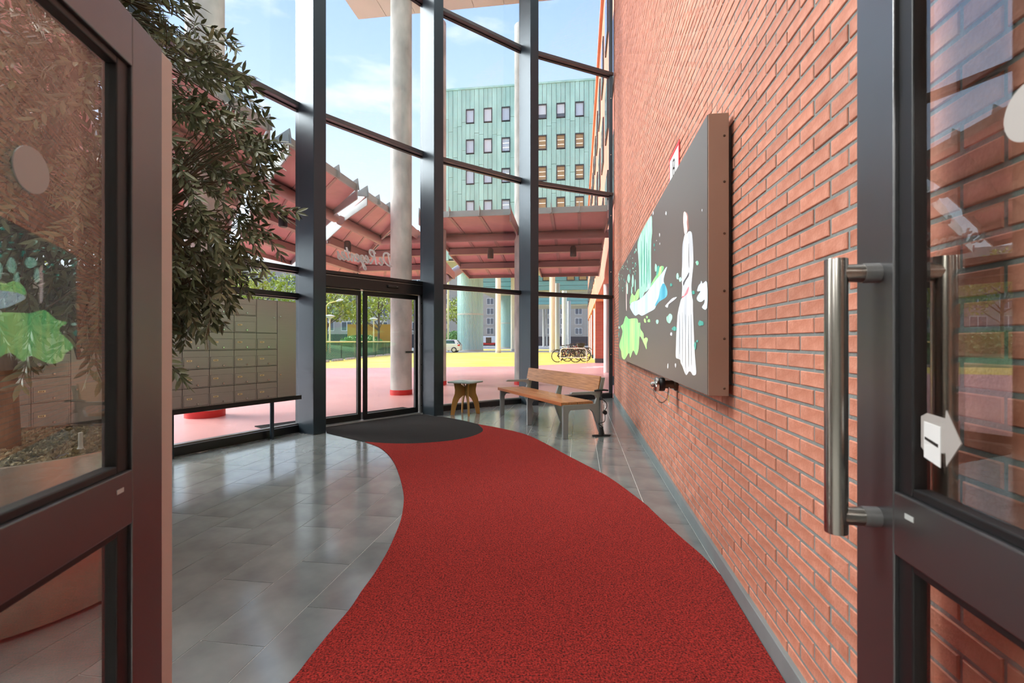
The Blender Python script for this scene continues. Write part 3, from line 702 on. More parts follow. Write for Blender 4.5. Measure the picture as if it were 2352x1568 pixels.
MB().flat(cs, .575, .592).build('table_top', 'table_top', tb, bevel=.002); MB().flat([(x * .995, y * .995) for x, y in cs], .568, .5755).build('top_edge', 'table_edge', tb)
mg = MB().flat([(-.11, -.15), (.11, -.15), (.11, .15), (-.11, .15)], 0, .006).build('magazine', 'paper', None, loc=tc_ + Vector((.10, .02, .5925)), rot=.5)
tag(mg, 'grey magazine lying on the small plywood table', 'magazine')
# ---- illuminated artwork panel on the brick wall
CP = .674
def wl(p): return Vector(((p.x - CB) * E1.x + p.y * E1.y, -(p.x - CB) * E1.y + p.y * E1.x, p.z))
def onp(x, y):
    Y = F * CP / (x - VPX); return wl(Vector((CP + TW * Y, Y, H + (784 - y) / F * Y)))
c0 = onp(1625, 909); c1 = onp(1421, 826); zt = onp(1625, 261).z; zb = c0.z; sA, sB = c0.x, c1.x; dF = c0.y
pan = empty('artwork_panel', Vector((CB, 0, 0)) + E1 * sA + Vector((0, 0, zb)), RZ); tag(pan, 'long backlit artwork panel on the brick wall showing a woman in white', 'artwork')
PL = sB - sA; PHt = zt - zb
box('casing', 'panel_side', pan, 0, PL, dF - .108, dF - .004, 0, PHt, bevel=.003)
box('face', 'panel_face', pan, .004, PL - .004, dF - .0045, dF, .004, PHt - .004)
box('mounting_frame', 'frame_black', pan, .02, PL - .02, .004, dF - .108, .06, PHt - .07)
for z in (.04, .30, .55, .85, 1.12, 1.36):
    MB().lathe([(.007, 0), (.005, .003)], 10).build('screw', 'brass_dark', pan, loc=(0, dF - .085, z * PHt / 1.48)).rotation_euler = (0, -math.pi / 2, 0)
def glow(name, top_, bot, es, noise=12.0):
    m = mat(name, top_, .3); n = m.node_tree.nodes; l = m.node_tree.links; b = n['Principled BSDF']
    t = n.new('ShaderNodeTexCoord'); mp_ = n.new('ShaderNodeMapping'); mp_.inputs['Scale'].default_value = (noise, noise, noise * .12); l.new(t.outputs['Object'], mp_.inputs[0])
    z = n.new('ShaderNodeTexNoise'); z.inputs['Scale'].default_value = 1.4; z.inputs['Detail'].default_value = 3; l.new(mp_.outputs[0], z.inputs['Vector'])
    r = n.new('ShaderNodeValToRGB'); r.color_ramp.elements[0].position = .36; r.color_ramp.elements[1].position = .62; r.color_ramp.elements[0].color = (*bot, 1); r.color_ramp.elements[1].color = (*top_, 1)
    l.new(z.outputs[0], r.inputs[0]); l.new(r.outputs[0], b.inputs['Base Color']); l.new(r.outputs[0], b.inputs['Emission Color']); b.inputs['Emission Strength'].default_value = es * .45
glow('art_white', lin(236, 238, 240), lin(196, 202, 208), .55, 16); glow('art_skin', lin(240, 225, 222), lin(226, 190, 184), .5); glow('art_hair', lin(196, 150, 140), lin(150, 110, 100), .35)
glow('art_red', lin(214, 70, 90), lin(236, 150, 160), .5); glow('art_green', lin(196, 250, 150), lin(110, 226, 140), .62, 9); glow('art_teal', lin(90, 190, 170), lin(60, 160, 150), .45)
glow('art_mint', lin(206, 246, 232), lin(120, 200, 170), .55, 26); glow('art_ice', lin(226, 240, 246), lin(190, 226, 240), .6, 3); glow('art_blue', lin(50, 160, 190), lin(120, 205, 225), .55, 5); glow('art_grey', lin(120, 122, 124), lin(90, 90, 92), .2)
layer = [0]
def art(name, m, pts, sm=True):
    layer[0] += 1; P = []
    for (x, y) in pts: p = onp(x, y); P.append((p.x - sA, p.z - zb))
    P = [(min(max(a, .006), PL - .006), min(max(b, .006), PHt - .006)) for a, b in P]
    if sm: P = smooth_poly(P, 3)
    h = dF + .0004 + layer[0] * .00006
    MB().prism(P, lambda p, k: (p[0], h if k else h - .0004, p[1])).build(name, m, pan)
A = lambda l: [(1400 + x / 5.227, 480 + y / 5.227) for x, y in l]
B = lambda l: [(1400 + x / 5.227, 720 + y / 5.227) for x, y in l]
D = lambda l: [(1540 + x / 3.56, 440 + y / 3.56) for x, y in l]
art('waterfall', 'art_mint', A([(500, 80), (510, 200), (510, 300), (500, 420), (498, 700), (497, 920), (470, 960), (440, 990), (420, 1000), (395, 1060), (372, 1075), (360, 1060), (357, 900), (355, 760), (345, 560), (335, 430), (360, 330), (420, 200)]))
for (x0, y0, y1) in ((385, 400, 930), (418, 330, 900), (448, 420, 940), (474, 500, 900)): art('dark_streak', 'art_teal', A([(x0 - 4, y0), (x0 + 3, y0 + 60), (x0 + 5, y1 - 80), (x0, y1), (x0 - 5, y1 - 60)]))
art('splash_green', 'art_green', A([(245, 1140), (250, 1070), (270, 1010), (300, 1040), (330, 980), (355, 960), (352, 1060), (320, 1100), (280, 1140)]))
art('splash_green', 'art_green', A([(500, 930), (505, 890), (540, 830), (580, 760), (610, 690), (650, 690), (640, 740), (590, 820), (540, 900)]))
art('splash_green', 'art_teal', A([(560, 800), (575, 690), (600, 690), (590, 760)]))
art('ice_sheet', 'art_ice', A([(245, 1170), (270, 1120), (350, 1090), (430, 1020), (500, 930), (560, 850), (620, 780), (690, 690), (665, 780), (650, 870), (690, 960), (685, 1050), (600, 1110), (560, 1160), (540, 1200), (470, 1240), (390, 1280), (350, 1260), (310, 1280), (270, 1230)]))
art('blue_wash', 'art_blue', A([(648, 890), (690, 960), (685, 1050), (600, 1110), (560, 1160), (548, 1150), (590, 1060), (610, 960)]))
art('splash_lime', 'art_green', B([(195, 30), (230, 62), (260, 60), (330, 60), (345, 110), (370, 110), (370, 180), (408, 240), (412, 300), (440, 285), (462, 310), (447, 360), (445, 430), (410, 350), (362, 270), (350, 420), (322, 500), (285, 440), (250, 530), (232, 470), (182, 550), (150, 520), (140, 450), (118, 380), (150, 260), (155, 200), (135, 150), (165, 120)]))
art('splash_white', 'art_ice', A([(1172, 880), (1120, 895), (1105, 860), (1095, 890), (1070, 920), (1055, 985), (1095, 985), (1060, 1040), (1050, 1080), (1075, 1110), (1110, 1110), (1142, 1085), (1140, 1130), (1112, 1180), (1172, 1188)]))
art('figure_hair', 'art_hair', D([(128, 170), (145, 195), (151, 260), (153, 300), (142, 322), (133, 260)]))
art('figure_face', 'art_skin', D([(108, 178), (118, 162), (130, 180), (138, 212), (134, 255), (140, 310), (130, 350), (117, 345), (112, 315), (106, 250)]))
art('figure_torso', 'art_white', D([(150, 325), (175, 335), (184, 420), (188, 520), (188, 600), (178, 700), (172, 780), (178, 860), (183, 920), (140, 900), (96, 880), (98, 780), (92, 700), (97, 600), (98, 500), (100, 440), (108, 390), (120, 350), (135, 345)]))
art('figure_skirt', 'art_white', D([(95, 870), (135, 860), (180, 870), (185, 960), (192, 1150), (200, 1330), (208, 1420), (212, 1490), (185, 1500), (165, 1470), (150, 1475), (130, 1500), (110, 1460), (100, 1430), (85, 1400), (80, 1375), (62, 1365), (45, 1350), (47, 1250), (50, 1150), (56, 1060), (62, 990), (80, 910)]))
art('figure_sleeve_gap', 'art_grey', D([(152, 660), (150, 690), (125, 730), (108, 770), (106, 740), (130, 700)])); art('figure_sleeve_gap', 'art_grey', D([(152, 420), (155, 600), (157, 620), (151, 600), (149, 500)]))
art('figure_sash', 'art_red', D([(95, 868), (102, 850), (112, 852), (150, 775), (143, 830), (112, 858)]))
for (x0, y0, y1) in ((75, 1000, 1330), (100, 980, 1400), (125, 1000, 1440), (150, 1010, 1430), (172, 1000, 1420)): art('skirt_fold', 'art_grey', D([(x0, y0), (x0 + 1.4, y0 + 90), (x0 + 1.8, y1 - 90), (x0 + 1, y1), (x0 - 1, y1 - 60), (x0 - 1.2, y0 + 80)]))
def blob_(m, cx, cy, rx, ry, n=9, f=A):
    g_ = random.Random(int(cx * 7 + cy)); art('paint_fleck', m, f([(cx + rx * g_.uniform(.7, 1.15) * math.cos(6.283 * k / n), cy + ry * g_.uniform(.7, 1.15) * math.sin(6.283 * k / n)) for k in range(n)]))
for a_ in [('art_mint', 720, 1315, 40, 55), ('art_green', 427, 1340, 14, 25), ('art_green', 475, 1340, 17, 20), ('art_green', 451, 1297, 12, 16), ('art_mint', 577, 1350, 16, 28), ('art_mint', 820, 810, 16, 45), ('art_mint', 852, 845, 18, 28), ('art_teal', 742, 908, 15, 18), ('art_mint', 1058, 645, 18, 28),
           ('art_teal', 1100, 1370, 36, 35), ('art_teal', 782, 1435, 30, 24), ('art_white', 745, 1500, 12, 24), ('art_teal', 1012, 1000, 18, 22), ('art_mint', 280, 870, 14, 80), ('art_mint', 235, 830, 18, 50), ('art_mint', 215, 960, 9, 80), ('art_mint', 268, 980, 8, 60), ('art_mint', 312, 920, 7, 80), ('art_skin', 205, 1050, 6, 220),
           ('art_teal', 540, 430, 8, 22), ('art_white', 605, 310, 4, 26), ('art_white', 607, 418, 4, 15), ('art_white', 568, 378, 4, 8), ('art_white', 683, 50, 8, 26), ('art_white', 528, 50, 6, 24), ('art_white', 1118, 15, 6, 18), ('art_teal', 545, 490, 6, 15), ('art_mint', 560, 700, 14, 50)]: blob_(*a_)
for a_ in [('art_white', 705, 630, 6, 36), ('art_white', 798, 620, 8, 30), ('art_teal', 1035, 390, 14, 50), ('art_teal', 1060, 330, 12, 14), ('art_mint', 118, 165, 9, 16), ('art_teal', 112, 250, 8, 38)]: blob_(*a_, f=B)
art('brush_mark', 'art_white', A([(675, 1160), (720, 1110), (760, 1070), (815, 1055), (790, 1085), (745, 1120), (715, 1145), (705, 1180), (690, 1180)]))
g_ = random.Random(4)
for i in range(46):
    x = g_.uniform(105, 335); y = 440 + (330 - x) * 1.25 + g_.uniform(20, 330); blob_('art_teal' if i % 2 else 'art_mint', x, y, g_.uniform(2, 6), g_.uniform(4, 18), 6)
# ---- dry riser outlet under the panel, with chain and tag
Yv = 3.95; vp = Vector((CB + TW * Yv, Yv, .945)); riser = empty('hydrant_outlet', vp, RZ); tag(riser, 'capped metal hose outlet with chain and tag below the artwork', 'hose outlet')
def yl(prof, nm, m, n=20, par=None):
    o = MB().lathe(prof, n).build(nm, m, par or riser, smooth=True); o.rotation_euler = (-math.pi / 2, 0, 0); return o
yl([(.05, 0), (.05, .02), (.034, .03), (.032, .11)], 'pipe', 'brass_dark'); yl([(.05, .10), (.056, .11), (.056, .14), (.05, .15)], 'coupling', 'black_plastic')
yl([(.058, .15), (.062, .155), (.062, .172), (.05, .182), (.03, .186)], 'cap', 'chrome'); yl([(.022, .18), (.022, .20), (.014, .21)], 'boss', 'galvanised')
lug = MB().tube([(-.05, .205, 0), (.05, .205, 0)], .008, 8).build('lug', 'chrome', riser, smooth=True)
ch = smooth_poly([(0, .19, -.04), (-.005, .17, -.11), (-.01, .13, -.15), (-.01, .085, -.12), (0, .07, -.05)], 5, False)
for i in range(0, len(ch) - 1):
    a, b_ = Vector(ch[i]), Vector(ch[i + 1]); t = (b_ - a).normalized(); s_ = (Vector((1, 0, 0)) if i % 2 else t.cross(Vector((1, 0, 0)))).normalized(); m_ = (a + b_) / 2
    MB().tube([m_ + t * .0085 * math.cos(6.283 * k / 8) + s_ * .0045 * math.sin(6.283 * k / 8) for k in range(8)], .0016, 4, close=True).build('chain_link', 'brass_dark', riser)
tg = box('tag', 'white_print', riser, -.055, -.015, .07, .073, -.165, -.02); box('tag_field', 'tag_yellow', tg, -.05, -.02, .073, .0735, -.145, -.085)
for k in range(3): box('tag_print', 'ink', tg, -.047, -.023, .073, .0735, -.04 - .012 * k, -.036 - .012 * k)
# ---- red framed sign above the panel
Ys = 3.833; sg_ = empty('wall_sign', Vector((CB + TW * Ys, Ys, 2.44)), RZ); tag(sg_, 'white sign with red border and black letter on the brick wall above the artwork', 'sign')
sgn = box('plate', 'sign_red', sg_, 0, .43, .002, .006, 0, .48); box('field', 'white_print', sg_, .035, .395, .006, .0075, .035, .445)
def ribbon(par, pts, w_, m, y0, y1, name):
    o = MB()
    for i in range(len(pts) - 1):
        a, b_ = pts[i], pts[i + 1]; dx, dz = b_[0] - a[0], b_[1] - a[1]; ln = math.hypot(dx, dz); nx, nz = -dz / ln * w_, dx / ln * w_
        o.prism([(a[0] + nx, a[1] + nz), (a[0] - nx, a[1] - nz), (b_[0] - nx, b_[1] - nz), (b_[0] + nx, b_[1] + nz)], lambda p, k: (p[0], y1 if k else y0, p[1]))
    return o.build(name, m, par)
Bp = [(.27, .38), (.27, .06)]; LZ = lambda l: [(.22 + (x - .22) * .75, .25 + (z - .06) * .47) for x, z in l]
ribbon(sg_, LZ(Bp), .008, 'ink', .0075, .009, 'letter')
ribbon(sg_, LZ([(.27, .37), (.20, .37), (.175, .33), (.175, .27), (.20, .23), (.27, .225), (.195, .22), (.165, .18), (.165, .11), (.195, .07), (.27, .07)]), .008, 'ink', .0075, .009, 'letter')
# ================================================================== OUTSIDE
GZ = -.02
gp = [tuple(p[:2]) for p in (sq(-30, -60), sq(-30, 30), sq(170, 70), sq(170, -110))]
def ground_piece(name, pts, z0, z1, m, label, cat='ground'):
    return tag(MB().flat(pts, z0, z1).build(name, m, None), label, cat, kind='structure')
ground_piece('ground', gp, -1.0, -.05, 'asphalt', 'grey asphalt of the street beyond the plaza')
red = [(-45, -6), (-2, -6)] + [(p.x, p.y) for p in [pol(COLA[i], 10.68) for i in range(-2, 5)]] + [tuple(sq(11.6, 1.0)[:2]), tuple(sq(30, 8)[:2]), (5.6, 30.2), (.4, 25.6), (-4, 24.6), (-9.6, 23.6), (-45, 23)]
red = [(-45, -6), (-4.95, -6)] + red[2:]
ground_piece('plaza_red', red, -.30, GZ, 'ground_red', 'pink-red coated plaza floor outside the glass front')
yel = [(-45, 23), (-9.6, 23.6), (-4, 24.6), (.4, 25.6), (5.6, 30.2), tuple(sq(30, 8)[:2]), tuple(sq(62, 8)[:2]), (-9.5, 57), (-12.3, 50), (-12.6, 30), (-45, 30)]
ground_piece('plaza_yellow', yel, -.30, GZ, 'ground_yellow', 'yellow coated plaza floor beyond the red one')
ground_piece('plaza_strip', [(-8, 72), (12, 68), (12, 78), (-8, 84)], -.3, GZ, 'ground_yellow', 'far yellow strip under the green building')
om = MB().box(-.25, 2.55, .14, .95, GZ + .001, GZ + .014).build('outdoor_mat', 'mat_black', None, loc=pol(COLA[1], RG), rot=math.atan2((pol(COLA[2], RG) - pol(COLA[1], RG)).y, (pol(COLA[2], RG) - pol(COLA[1], RG)).x))
tag(om, 'dark rubber mat outside the sliding door', 'door mat')
for i, p in enumerate([(1354, 843.5), (1368, 842), (1381, 841)]):
    tag(MB().box(-.45, .45, -.12, .12, GZ + .001, GZ + .006).build('road_marking', 'road_paint', None, loc=fl(*p) + Vector((0, 0, -.0)), rot=-.1), ['leftmost', 'middle', 'rightmost'][i] + ' of three white dashes on the pink ground before the bicycles', 'marking', 'white dashes on the plaza')
# ---- round concrete columns that carry the overhang
for (cx, cy, r, lab) in ((-5.42, 8.46, .30, 'round concrete column with red foot behind the olive tree and mailboxes'), (-2.77, 11.97, .262, 'round concrete column with red foot behind the sliding door'),
                         (.345, 14.75, .27, 'round concrete column partly hidden by the fin column behind the bench'), (-2.28, 14.6, .27, 'round concrete column hidden behind the fin column right of the sliding door')):
    o = empty('concrete_column', (cx, cy, GZ)); tag(o, lab, 'column', 'round concrete columns of the overhang')
    MB().lathe([(r, .12), (r, CEIL - GZ)], 40).build('shaft', 'concrete', o, smooth=True)
    MB().lathe([(r + .012, 0), (r + .012, .115), (r, .125)], 40).build('red_foot', 'base_red', o, smooth=True)
# ---- folded red canopy: modules with panels, ribs, fascia, side plates, beams, lamp
def lerp(a, b, t): return a + (b - a) * t
def canopy(label, o, u, v, prof, uL, uR, lamp=None, nu=3, plate='canopy_beam'):
    """o origin on plan, u along the front edge, v away from it; uL/uR give the side edges at depth v"""
    r = empty('canopy_module', (o.x, o.y, 0)); tag(r, label, 'canopy', 'folded red canopy modules')
    D_ = prof[-1][0]
    def P(a, vv, z): q = u * a + v * vv; return Vector((q.x, q.y, z))
    def zz(vv):
        for (a, b) in zip(prof, prof[1:]):
            if vv <= b[0] + 1e-6: return lerp(a[1], b[1], (vv - a[0]) / (b[0] - a[0]))
        return prof[-1][1]
    for (v0, z0), (v1, z1) in zip(prof, prof[1:]):
        for k in range(nu):
            f0, f1 = k / nu, (k + 1) / nu; a = [lerp(uL(v0), uR(v0), f0), lerp(uL(v0), uR(v0), f1), lerp(uL(v1), uR(v1), f1), lerp(uL(v1), uR(v1), f0)]
            if abs(a[0] - a[1]) < .02 and abs(a[2] - a[3]) < .02: continue
            g = .008; pts = [(a[0] + g, v0 + g, z0), (a[1] - g, v0 + g, z0), (a[2] - g, v1 - g, z1), (a[3] + g, v1 - g, z1)]
            MB().hexa([P(*p) for p in pts], [P(p[0], p[1], p[2] + .04) for p in pts]).build('panel', 'canopy_pink', r)
    MBb = MB()
    pts = [(uL(0), -.03), (uR(0), -.03), (uR(0), .01), (uL(0), .01)]
    MB().hexa([P(a, b, prof[0][1] - .01) for a, b in pts], [P(a, b, prof[0][1] + .15) for a, b in pts]).build('fascia', 'canopy_grey', r)
    pts = [(uL(D_), D_), (uR(D_), D_), (uR(D_), D_ + .06), (uL(D_), D_ + .06)]
    MB().hexa([P(a, b, prof[-1][1] - .12) for a, b in pts], [P(a, b, prof[-1][1] + .06) for a, b in pts]).build('rear_edge', 'canopy_beam', r)
    for k in range(nu + 1):
        f = k / nu; th = .02
        if 0 < k < nu:
            m = MB()
            for (v0, z0), (v1, z1) in zip(prof, prof[1:]):
                a0, a1 = lerp(uL(v0), uR(v0), f), lerp(uL(v1), uR(v1), f)
                if abs(uR(v0) - uL(v0)) < .05 and abs(uR(v1) - uL(v1)) < .05: continue
                m.hexa([P(a0 - .045, v0, z0 - .02), P(a0 + .045, v0, z0 - .02), P(a1 + .045, v1, z1 - .02), P(a1 - .045, v1, z1 - .02)], [P(a0 - .045, v0, z0), P(a0 + .045, v0, z0), P(a1 + .045, v1, z1), P(a1 - .045, v1, z1)])
            m.build('rib', 'canopy_beam', r)
        if k in (0, nu):
            m = MB(); sgn = (uL if k == 0 else uR)
            for (v0, z0), (v1, z1) in zip(prof, prof[1:]):
                a0, a1 = sgn(v0), sgn(v1)
                m.hexa([P(a0 - .02, v0 - .05, z0 - .20), P(a0 + .02, v0 - .05, z0 - .20), P(a1 + .02, v1, z1 - .14), P(a1 - .02, v1, z1 - .14)], [P(a0 - .02, v0 - .05, z0 + .16), P(a0 + .02, v0 - .05, z0 + .16), P(a1 + .02, v1, z1 + .12), P(a1 - .02, v1, z1 + .12)])
            m.build('side_plate', plate, r)
        if abs(uR(0) - uL(0)) > .3:
            a0 = lerp(uL(0), uR(0), f); z = prof[0][1]
            MB().hexa([P(a0 - .012, -.10, z), P(a0 + .012, -.10, z), P(a0 + .012, .25, z + .04), P(a0 - .012, .25, z + .04)], [P(a0 - .012, -.06, z + .27), P(a0 + .012, -.06, z + .27), P(a0 + .012, .25, z + .10), P(a0 - .012, .25, z + .10)]).build('fin', 'canopy_grey', r)
    for vb in prof[2:-1]:
        v0, z0 = vb; a0, a1 = uL(v0), uR(v0)
        MB().hexa([P(a0 + .03, v0 - .10, z0 - .22), P(a1 - .03, v0 - .10, z0 - .22), P(a1 - .03, v0 + .10, z0 - .22), P(a0 + .03, v0 + .10, z0 - .22)], [P(a0 + .03, v0 - .13, z0 - .02), P(a1 - .03, v0 - .13, z0 - .02), P(a1 - .03, v0 + .13, z0 - .02), P(a0 + .03, v0 + .13, z0 - .02)]).build('beam', 'canopy_beam', r)
    v1, z1 = prof[1]
    MB().tube([P(uL(v1) - .15, v1, z1 - .13), P(uR(v1) + .15, v1, z1 - .13)], .125, 18).build('pipe', 'canopy_beam', r, smooth=True)
    if lamp:
        c = P(lamp[0], lamp[1], zz(lamp[1]) - .24)
        MB().lathe([(.085, -.28), (.10, -.26), (.10, .0), (.06, .06)], 16).build('spot_lamp', 'black_plastic', r, loc=c, smooth=True)
    return r
PR1 = [(0, 4.75), (1.7, 4.66), (3.1, 4.48), (4.6, 4.22), (6.1, 3.98)]
s0 = 12.9; oW = sq(s0, 0)
def cst(x): return lambda v: x
canopy('red canopy module seen above the bench, next to the red facade', oW, E2, E1, PR1, cst(-1.50), cst(.74), (-.2, 2.6))
canopy('red canopy module seen above the small plywood table', oW, E2, E1, PR1, cst(-4.42), cst(-1.86), (-2.9, 2.6))
QI, SE = -5.07, 12.9
dg = (-9.5 - QI) / 6.1
canopy('red corner canopy module behind the round column at the sliding door', oW, E2, E1, PR1, lambda v: QI - .04 + dg * v, cst(-5.05), (-5.9, 2.7))
PR2 = [(0, 4.75), (1.25, 4.66), (2.4, 4.44), (3.5, 4.2), (4.43, 3.98)]
oV = sq(0, QI); mE2 = -E2
ds = 6.1 / 4.43
canopy('red canopy module with a pale pointed side plate left of the round column', oV, E1, mE2, PR2, lambda v: 10.84 + 1.05 * v, lambda v: SE - .02 + ds * v, (13.7, 1.9), plate='canopy_grey')
canopy('red canopy module seen behind the fin column left of the sliding door', oV, E1, mE2, PR2, lambda v: 7.74 + v, lambda v: 10.33 + v, (10.5, 1.9), plate='canopy_grey')
canopy('red canopy module behind the olive tree', oV, E1, mE2, PR2, lambda v: 4.6 + v, lambda v: 7.2 + v, (7.8, 1.9), plate='canopy_grey')
canopy('red canopy module seen through the left door glass', oV, E1, mE2, PR2, lambda v: 1.5 + v, lambda v: 4.1 + v, (4.7, 1.9), plate='canopy_grey')
tag(MB().tube([sq(s0 + 5.9, -5.4, 3.85), at(1075, 606, 21.5)], .2, 20).build('gutter_pipe', 'canopy_grey', None, smooth=True), 'pale thick pipe end seen beyond the canopy by the cyan tower', 'pipe')
# ---- green copper clad office building
GS = 57.0; GQ0, GQ1, GB, GT = -17.0, 4.6, 11.2, 32.0
gb = empty('office_building', sq(GS, 0, 0), RZ); tag(gb, 'tall green copper clad office block with square windows standing on pillars', 'building')
# local x away from us, local y to the left (-q)
box('core', 'window_frame', gb, .25, 14, -GQ1, -GQ0, GB, GT - .1)
box('underside', 'soffit_yellow', gb, .2, 14, -GQ1, -GQ0, GB - .12, GB)
wins = [(-13.2 + 2.2 * k, z) for k in range(8) for z in (28.7, 25.0, 21.3, 17.55, 13.85)]
ww, wh = 1.05, 1.68; gs2 = random.Random(9); strips = []
edges = []
q = GQ0
for k in range(8):
    c = -13.2 + 2.2 * k
    edges += [c - ww / 2, c, c + ww / 2, c + 1.1]
edges = [GQ0 + i * .55 for i in range(int((-13.2 - ww / 2 - GQ0) / .55) + 1)] + edges
edges = sorted(set(round(e, 3) for e in edges)); edges = [e for e in edges if e < GQ1] + [GQ1]
zc = [28.7, 25.0, 21.3, 17.55, 13.85]
for a, b_ in zip(edges, edges[1:]):
    if b_ - a < .12: continue
    mid = (a + b_) / 2; inwin = any(abs(mid - (-13.2 + 2.2 * k)) < ww / 2 for k in range(8))
    if inwin:
        segs = []; last = GT
        for z in zc: segs.append((z + wh / 2 + .06, last)); last = z - wh / 2 - .06
        segs.append((GB, last))
    else:
        segs = []; z = GT
        while z > GB + .4:
            h = gs2.uniform(3.4, 6.2); z2 = max(GB, z - h); segs.append((z2, z)); z = z2
    for (za, zb_) in segs:
        d = gs2.uniform(0, .03); g = .018
        MB().hexa([(.03 + d, -b_ + g, za + g), (.25, -b_ + g, za + g), (.25, -a - g, za + g), (.03 + d, -a - g, za + g)], [(.03 + d, -b_ + g, zb_ - g), (.25, -b_ + g, zb_ - g), (.25, -a - g, zb_ - g), (.03 + d, -a - g, zb_ - g)]).build('copper_panel', 'copper_green', gb)
box('roof_edge', 'copper_green', gb, -.04, .4, -GQ1, -GQ0, GT - .02, GT + .22)
for j, (c, z) in enumerate(wins):
    f = MB(); y0, y1, z0, z1 = -c - ww / 2, -c + ww / 2, z - wh / 2, z + wh / 2; t = .09
    f.box(-.02, .24, y0, y1, z0, z0 + t).box(-.02, .24, y0, y1, z1 - t, z1).box(-.02, .24, y0, y0 + t, z0 + t, z1 - t).box(-.02, .24, y1 - t, y1, z0 + t, z1 - t)
    wn = f.build('window', 'window_frame', gb)
    kx = int(round((c + 13.2) / 2.2)); pm = 'window_pale' if kx < 3 or (z > 28 and kx == 6) else ('window_warm' if z < 27 and kx >= 4 else 'window_dark')
    box('pane', pm, wn, .10, .14, y0 + t, y1 - t, z0 + t, z1 - t)
    if kx >= 2 and z < 27:
        for h in (.62, .30): box('tube_lamp', 'tube_light', wn, .085, .099, y0 + .15, y1 - .15, z0 + wh * h, z0 + wh * h + .05)
    elif kx in (1, 4, 5) and z > 24: box('blind', 'blind', wn, .085, .099, y0 + t, y1 - t, z0 + wh * (.3 if kx != 1 else .1), z1 - t)
# two lower blocks further back on pillars, horizontal slats
def slat_block(s, q0_, q1_, z0, z1, label, wq):
    r = empty('slatted_building', sq(s, 0, 0), RZ); tag(r, label, 'building', 'slatted green blocks on pillars')
    box('core', 'grey_render', r, .2, 12, -q1_, -q0_, z0, z1); box('underside', 'soffit_yellow', r, .2, 12, -q1_, -q0_, z0 - .3, z0)
    n = int((z1 - z0) / .85)
    for k in range(n):
        za = z0 + k * .85; box('slat', 'green_slat', r, .0, .2, -q1_, -q0_, za + .03, za + .82)
    for c in wq:
        wn = box('window', 'window_frame', r, -.08, .0, -c - .75, -c + .75, z0 + 1.7, z0 + 3.7); box('pane', 'window_warm', wn, -.1, -.08, -c - .6, -c + .6, z0 + 1.85, z0 + 3.55)
slat_block(88, -18, 4.2, 10.7, 17.0, 'nearer slatted green block on cream pillars beyond the canopy', [-6.0, -1.6, .6, 2.8])
slat_block(118, -16, 6, 10.4, 13.4, 'farther slatted green block low behind the cream pillars', [])
# ---- cream pillars
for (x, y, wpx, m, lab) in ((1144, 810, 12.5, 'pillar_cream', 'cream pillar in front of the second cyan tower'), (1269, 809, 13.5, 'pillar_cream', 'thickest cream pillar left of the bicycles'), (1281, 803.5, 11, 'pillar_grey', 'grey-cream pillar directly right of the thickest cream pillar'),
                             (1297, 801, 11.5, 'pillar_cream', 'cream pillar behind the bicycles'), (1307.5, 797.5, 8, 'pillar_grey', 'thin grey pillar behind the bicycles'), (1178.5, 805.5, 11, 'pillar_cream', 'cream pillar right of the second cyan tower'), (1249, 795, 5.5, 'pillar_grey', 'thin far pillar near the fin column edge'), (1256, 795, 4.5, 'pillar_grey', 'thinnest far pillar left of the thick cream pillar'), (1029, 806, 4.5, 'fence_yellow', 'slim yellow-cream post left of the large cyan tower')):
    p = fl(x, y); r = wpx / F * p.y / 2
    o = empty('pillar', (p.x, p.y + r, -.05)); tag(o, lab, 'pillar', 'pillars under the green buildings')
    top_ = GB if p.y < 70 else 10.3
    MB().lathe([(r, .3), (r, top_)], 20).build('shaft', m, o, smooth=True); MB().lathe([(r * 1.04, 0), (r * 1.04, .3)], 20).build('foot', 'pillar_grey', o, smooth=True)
# ---- round cyan stair towers
def tower(px, y, wpx, label, hgt, n=28):
    p = fl(px, y); r = wpx / F * p.y / 2 / 1.03; o = empty('stair_tower', (p.x, p.y + r, -.05)); tag(o, label, 'tower', 'round cyan stair towers')
    MB().lathe([(r - .10, 0), (r - .10, hgt)], 40).build('core', 'tower_cyan', o, smooth=True)
    for k in range(n):
        a = math.pi + math.pi * (k + .5) / n; w_ = math.pi / n * .42
        for (z0, z1) in ((.25, 4.9), (5.1, 10.8), (11.0, hgt)):
            if z1 - z0 < .2: continue
            ps = [((r - .1) * math.cos(a - w_), (r - .1) * math.sin(a - w_)), (r * math.cos(a - w_), r * math.sin(a - w_)), (r * math.cos(a + w_), r * math.sin(a + w_)), ((r - .1) * math.cos(a + w_), (r - .1) * math.sin(a + w_))]
            MB().flat(ps, z0, z1).build('glass_plank', 'tower_cyan', o)
    for z in [q for q in (0, 4.9, 10.8) if q < hgt - .25]: MB().lathe([(r + .03, z), (r + .03, z + (.22 if z else .25))], 40).build('band', 'tower_band', o, smooth=True)
tower(1077.5, 806.5, 63, 'large round cyan stair tower left of the cream pillars', 11.1); tower(1165, 799, 42, 'farther round cyan stair tower between two cream pillars', 9.6, 22)
